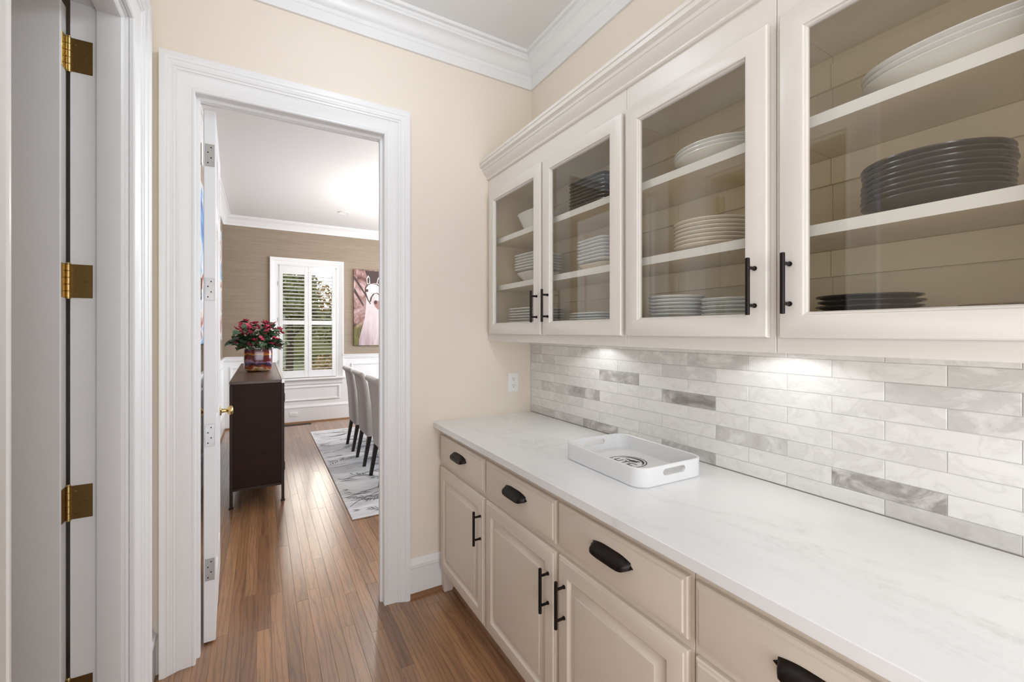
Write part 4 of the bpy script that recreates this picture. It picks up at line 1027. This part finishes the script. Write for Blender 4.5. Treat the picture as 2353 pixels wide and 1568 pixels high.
def strap(pts, w):
    for (a, b_), (c, d) in zip(pts[:-1], pts[1:]):
        l = math.hypot((c - a) * .435, (d - b_) * 1.26); nx_, nz_ = -(d - b_) * 1.26 / l * w, (c - a) * .435 / l * w
        br.append(P((a + nx_ / .435, b_ + nz_ / 1.26 * .35 * 1), (c + nx_ / .435, d + nz_ / 1.26 * .35), (c - nx_ / .435, d - nz_ / 1.26 * .35), (a - nx_ / .435, b_ - nz_ / 1.26 * .35)))
strap([(42, 24), (50, 20), (60, 18), (74, 18), (88, 19), (100, 23)], 1.2); strap([(42, 24), (42, 30), (52, 40), (62, 45)], 1.0); strap([(60, 42), (64, 36), (74, 31), (86, 30), (96, 33), (102, 40), (103, 45)], 1.3)
hpoly('bridle_print', br, MANE, .002)
hpoly('eye_print', [[(p[0], p[1]) for p in ell(hx0 + .435 * .48, hz1 - 1.26 * .272, .022, .026)], ell(hx0 + .435 * 1.03, hz1 - 1.26 * .28, .014, .02), ell(hx0 + .435 * .80, hz1 - 1.26 * .425, .026, .034), ell(hx0 + .435 * .97, hz1 - 1.26 * .435, .012, .024)], MANE, .0022)
def m_abs():
    b = NB('abstract_paint'); n = b.noise(b.coords((1, 1.2, 1.6)), 1.6, 5, .55, 1.5)
    b.color(b.ramp(n, [(.3, '2D5C9A'), (.42, '6FA0CE'), (.5, 'D8D4CC'), (.6, '9A4A44'), (.72, '5A3A30')])); b.set(rough=.5); return b.m
t = thing('abstract_picture', (FLX + .008, 5.6, 1.3), 'large blue and red abstract picture on the dining room wall behind the open door', 'picture')
mm = M(); mm.box(FLX + .0005, 4.35, 1.31, FLX + .035, 6.86, 2.72, .002); mm.build('canvas', m_abs(), t)

# dining lights
t = thing('chandelier', (1.78, 5.35, H), 'crystal chandelier over the dining table, mostly hidden by the doorway casing', 'chandelier')
CH = metal('chandelier_chrome', 'C9C6C0', .15); cz = 2.27; cR = .44; CRY = NB('crystal'); CRY.color('F4F4F6'); CRY.set(rough=.03, spec=1.0, coat=1.0, coatr=.02); CRY = CRY.m
mm = M(); mm.lathe([(.06, -.002), (.062, -.02), (.02, -.03), (.006, -.034), (.006, -.6), (.02, -.62), (.03, -.7), (.012, -.78), (.02, -.86), (.001, -.9)][::-1], 16, (1.78, 5.35, H)); mm.build('rod', CH, t)
for k in range(8):
    a = k * math.pi / 4 + R(22.5 if False else 0); ca, sa = math.cos(a), math.sin(a); W = lambda r_, z: (1.78 + r_ * ca, 5.35 + r_ * sa, z)
    mm = M(); mm.tube([W(.02, cz), W(.14, cz - .09), W(.3, cz - .09), W(cR - .02, cz - .02), W(cR, cz + .04)], .007, 8); mm.lathe([(.006, 0), (.034, .012), (.036, .016), (.01, .018), (.01, .06), (.001, .061)], 12, W(cR, cz + .03)); ar = mm.build('arm', CH, t)
    mm = M(); mm.lathe([(.009, .06), (.015, .085), (.012, .11), (.001, .135)], 10, W(cR, cz + .03)); mm.build('bulb', emit('candle_bulb', 'FFE9C8', 8), ar)
    for q in range(3):
        mm = M(); zz = cz + .02 - .045 * q; s_ = .013 + .003 * q; c = W(cR + .036, zz)
        mm.lathe([(.001, -s_ * 1.3), (s_, 0), (.001, s_ * 1.1)], 6, c); mm.build('crystal', CRY, ar, smooth=False)
    d = bpy.data.lights.new('candle_lamp', 'POINT'); d.energy = P_CHAND; d.shadow_soft_size = .05; d.color = (1, .94, .86)
    l_ = bpy.data.objects.new('candle_lamp', d); COL.objects.link(l_); l_.parent = t; l_.location = Vector(W(cR, cz + .2)) - Vector((1.78, 5.35, H))
for i, (x, y) in enumerate(((1.01, 6.5), (2.8, 6.5), (1.01, 3.6))):
    t = thing('recessed_light', (x, y, H), ('round recessed ceiling light nearest the dining window', 'round recessed ceiling light right of the chandelier', 'round recessed ceiling light above the near chair')[i], 'light', 'recessed lights in the dining room ceiling')
    mm = M(); mm.lathe([(.055, -.001), (.078, -.001), (.08, -.006), (.06, -.008), (.055, -.004)], 24, (x, y, H)); mm.build('trim_ring', WHITE, t)
    mm = M(); mm.lathe([(.001, -.003), (.054, -.003), (.054, -.001), (.001, -.001)], 20, (x, y, H)); mm.build('lens', emit('downlight_lens', 'FFF8EE', 5), t)
# pantry ceiling lights (above and behind the camera): clear globes on short stems
GLOBE = glass('clear_globe', .97, 1.3)
for i, (x, y) in enumerate(((.40, 1.50), (.42, -.45), (.42, -1.7))):
    t = thing('ceiling_light', (x, y, H), ('globe ceiling light in the middle of the pantry', 'globe ceiling light just behind the camera', 'globe ceiling light at the kitchen end')[i], 'light', 'globe lights on the pantry ceiling')
    mm = M(); mm.lathe([(.001, -.02), (.055, -.02), (.065, -.012), (.066, -.0005), (.001, -.0005)], 28, (x, y, H)); mm.lathe([(.007, -.08), (.007, -.02)], 12, (x, y, H)); mm.lathe([(.03, -.1), (.034, -.08), (.012, -.075)], 20, (x, y, H)); mm.build('canopy', STEEL, t)
    mm = M(); mm.lathe([(.034, -.098)] + [(.115 * math.sin(R(a)), -.205 + .115 * math.cos(R(a))) for a in range(24, 180, 12)] + [(.001, -.32)], 28, (x, y, H), cap=False); mm.build('globe', GLOBE, t)
    mm = M(); mm.lathe([(.012, -.1), (.014, -.13), (.03, -.17), (.03, -.2), (.018, -.225), (.001, -.23)], 16, (x, y, H)); mm.build('bulb', emit('globe_bulb', 'FFF6EA', 5), t)
    d = bpy.data.lights.new('ceiling_lamp', 'POINT'); d.energy = P_CEIL; d.shadow_soft_size = .09; d.color = (.88, .985, 1.14)
    l_ = bpy.data.objects.new('ceiling_lamp', d); COL.objects.link(l_); l_.parent = t; l_.location = (0, 0, -.335)
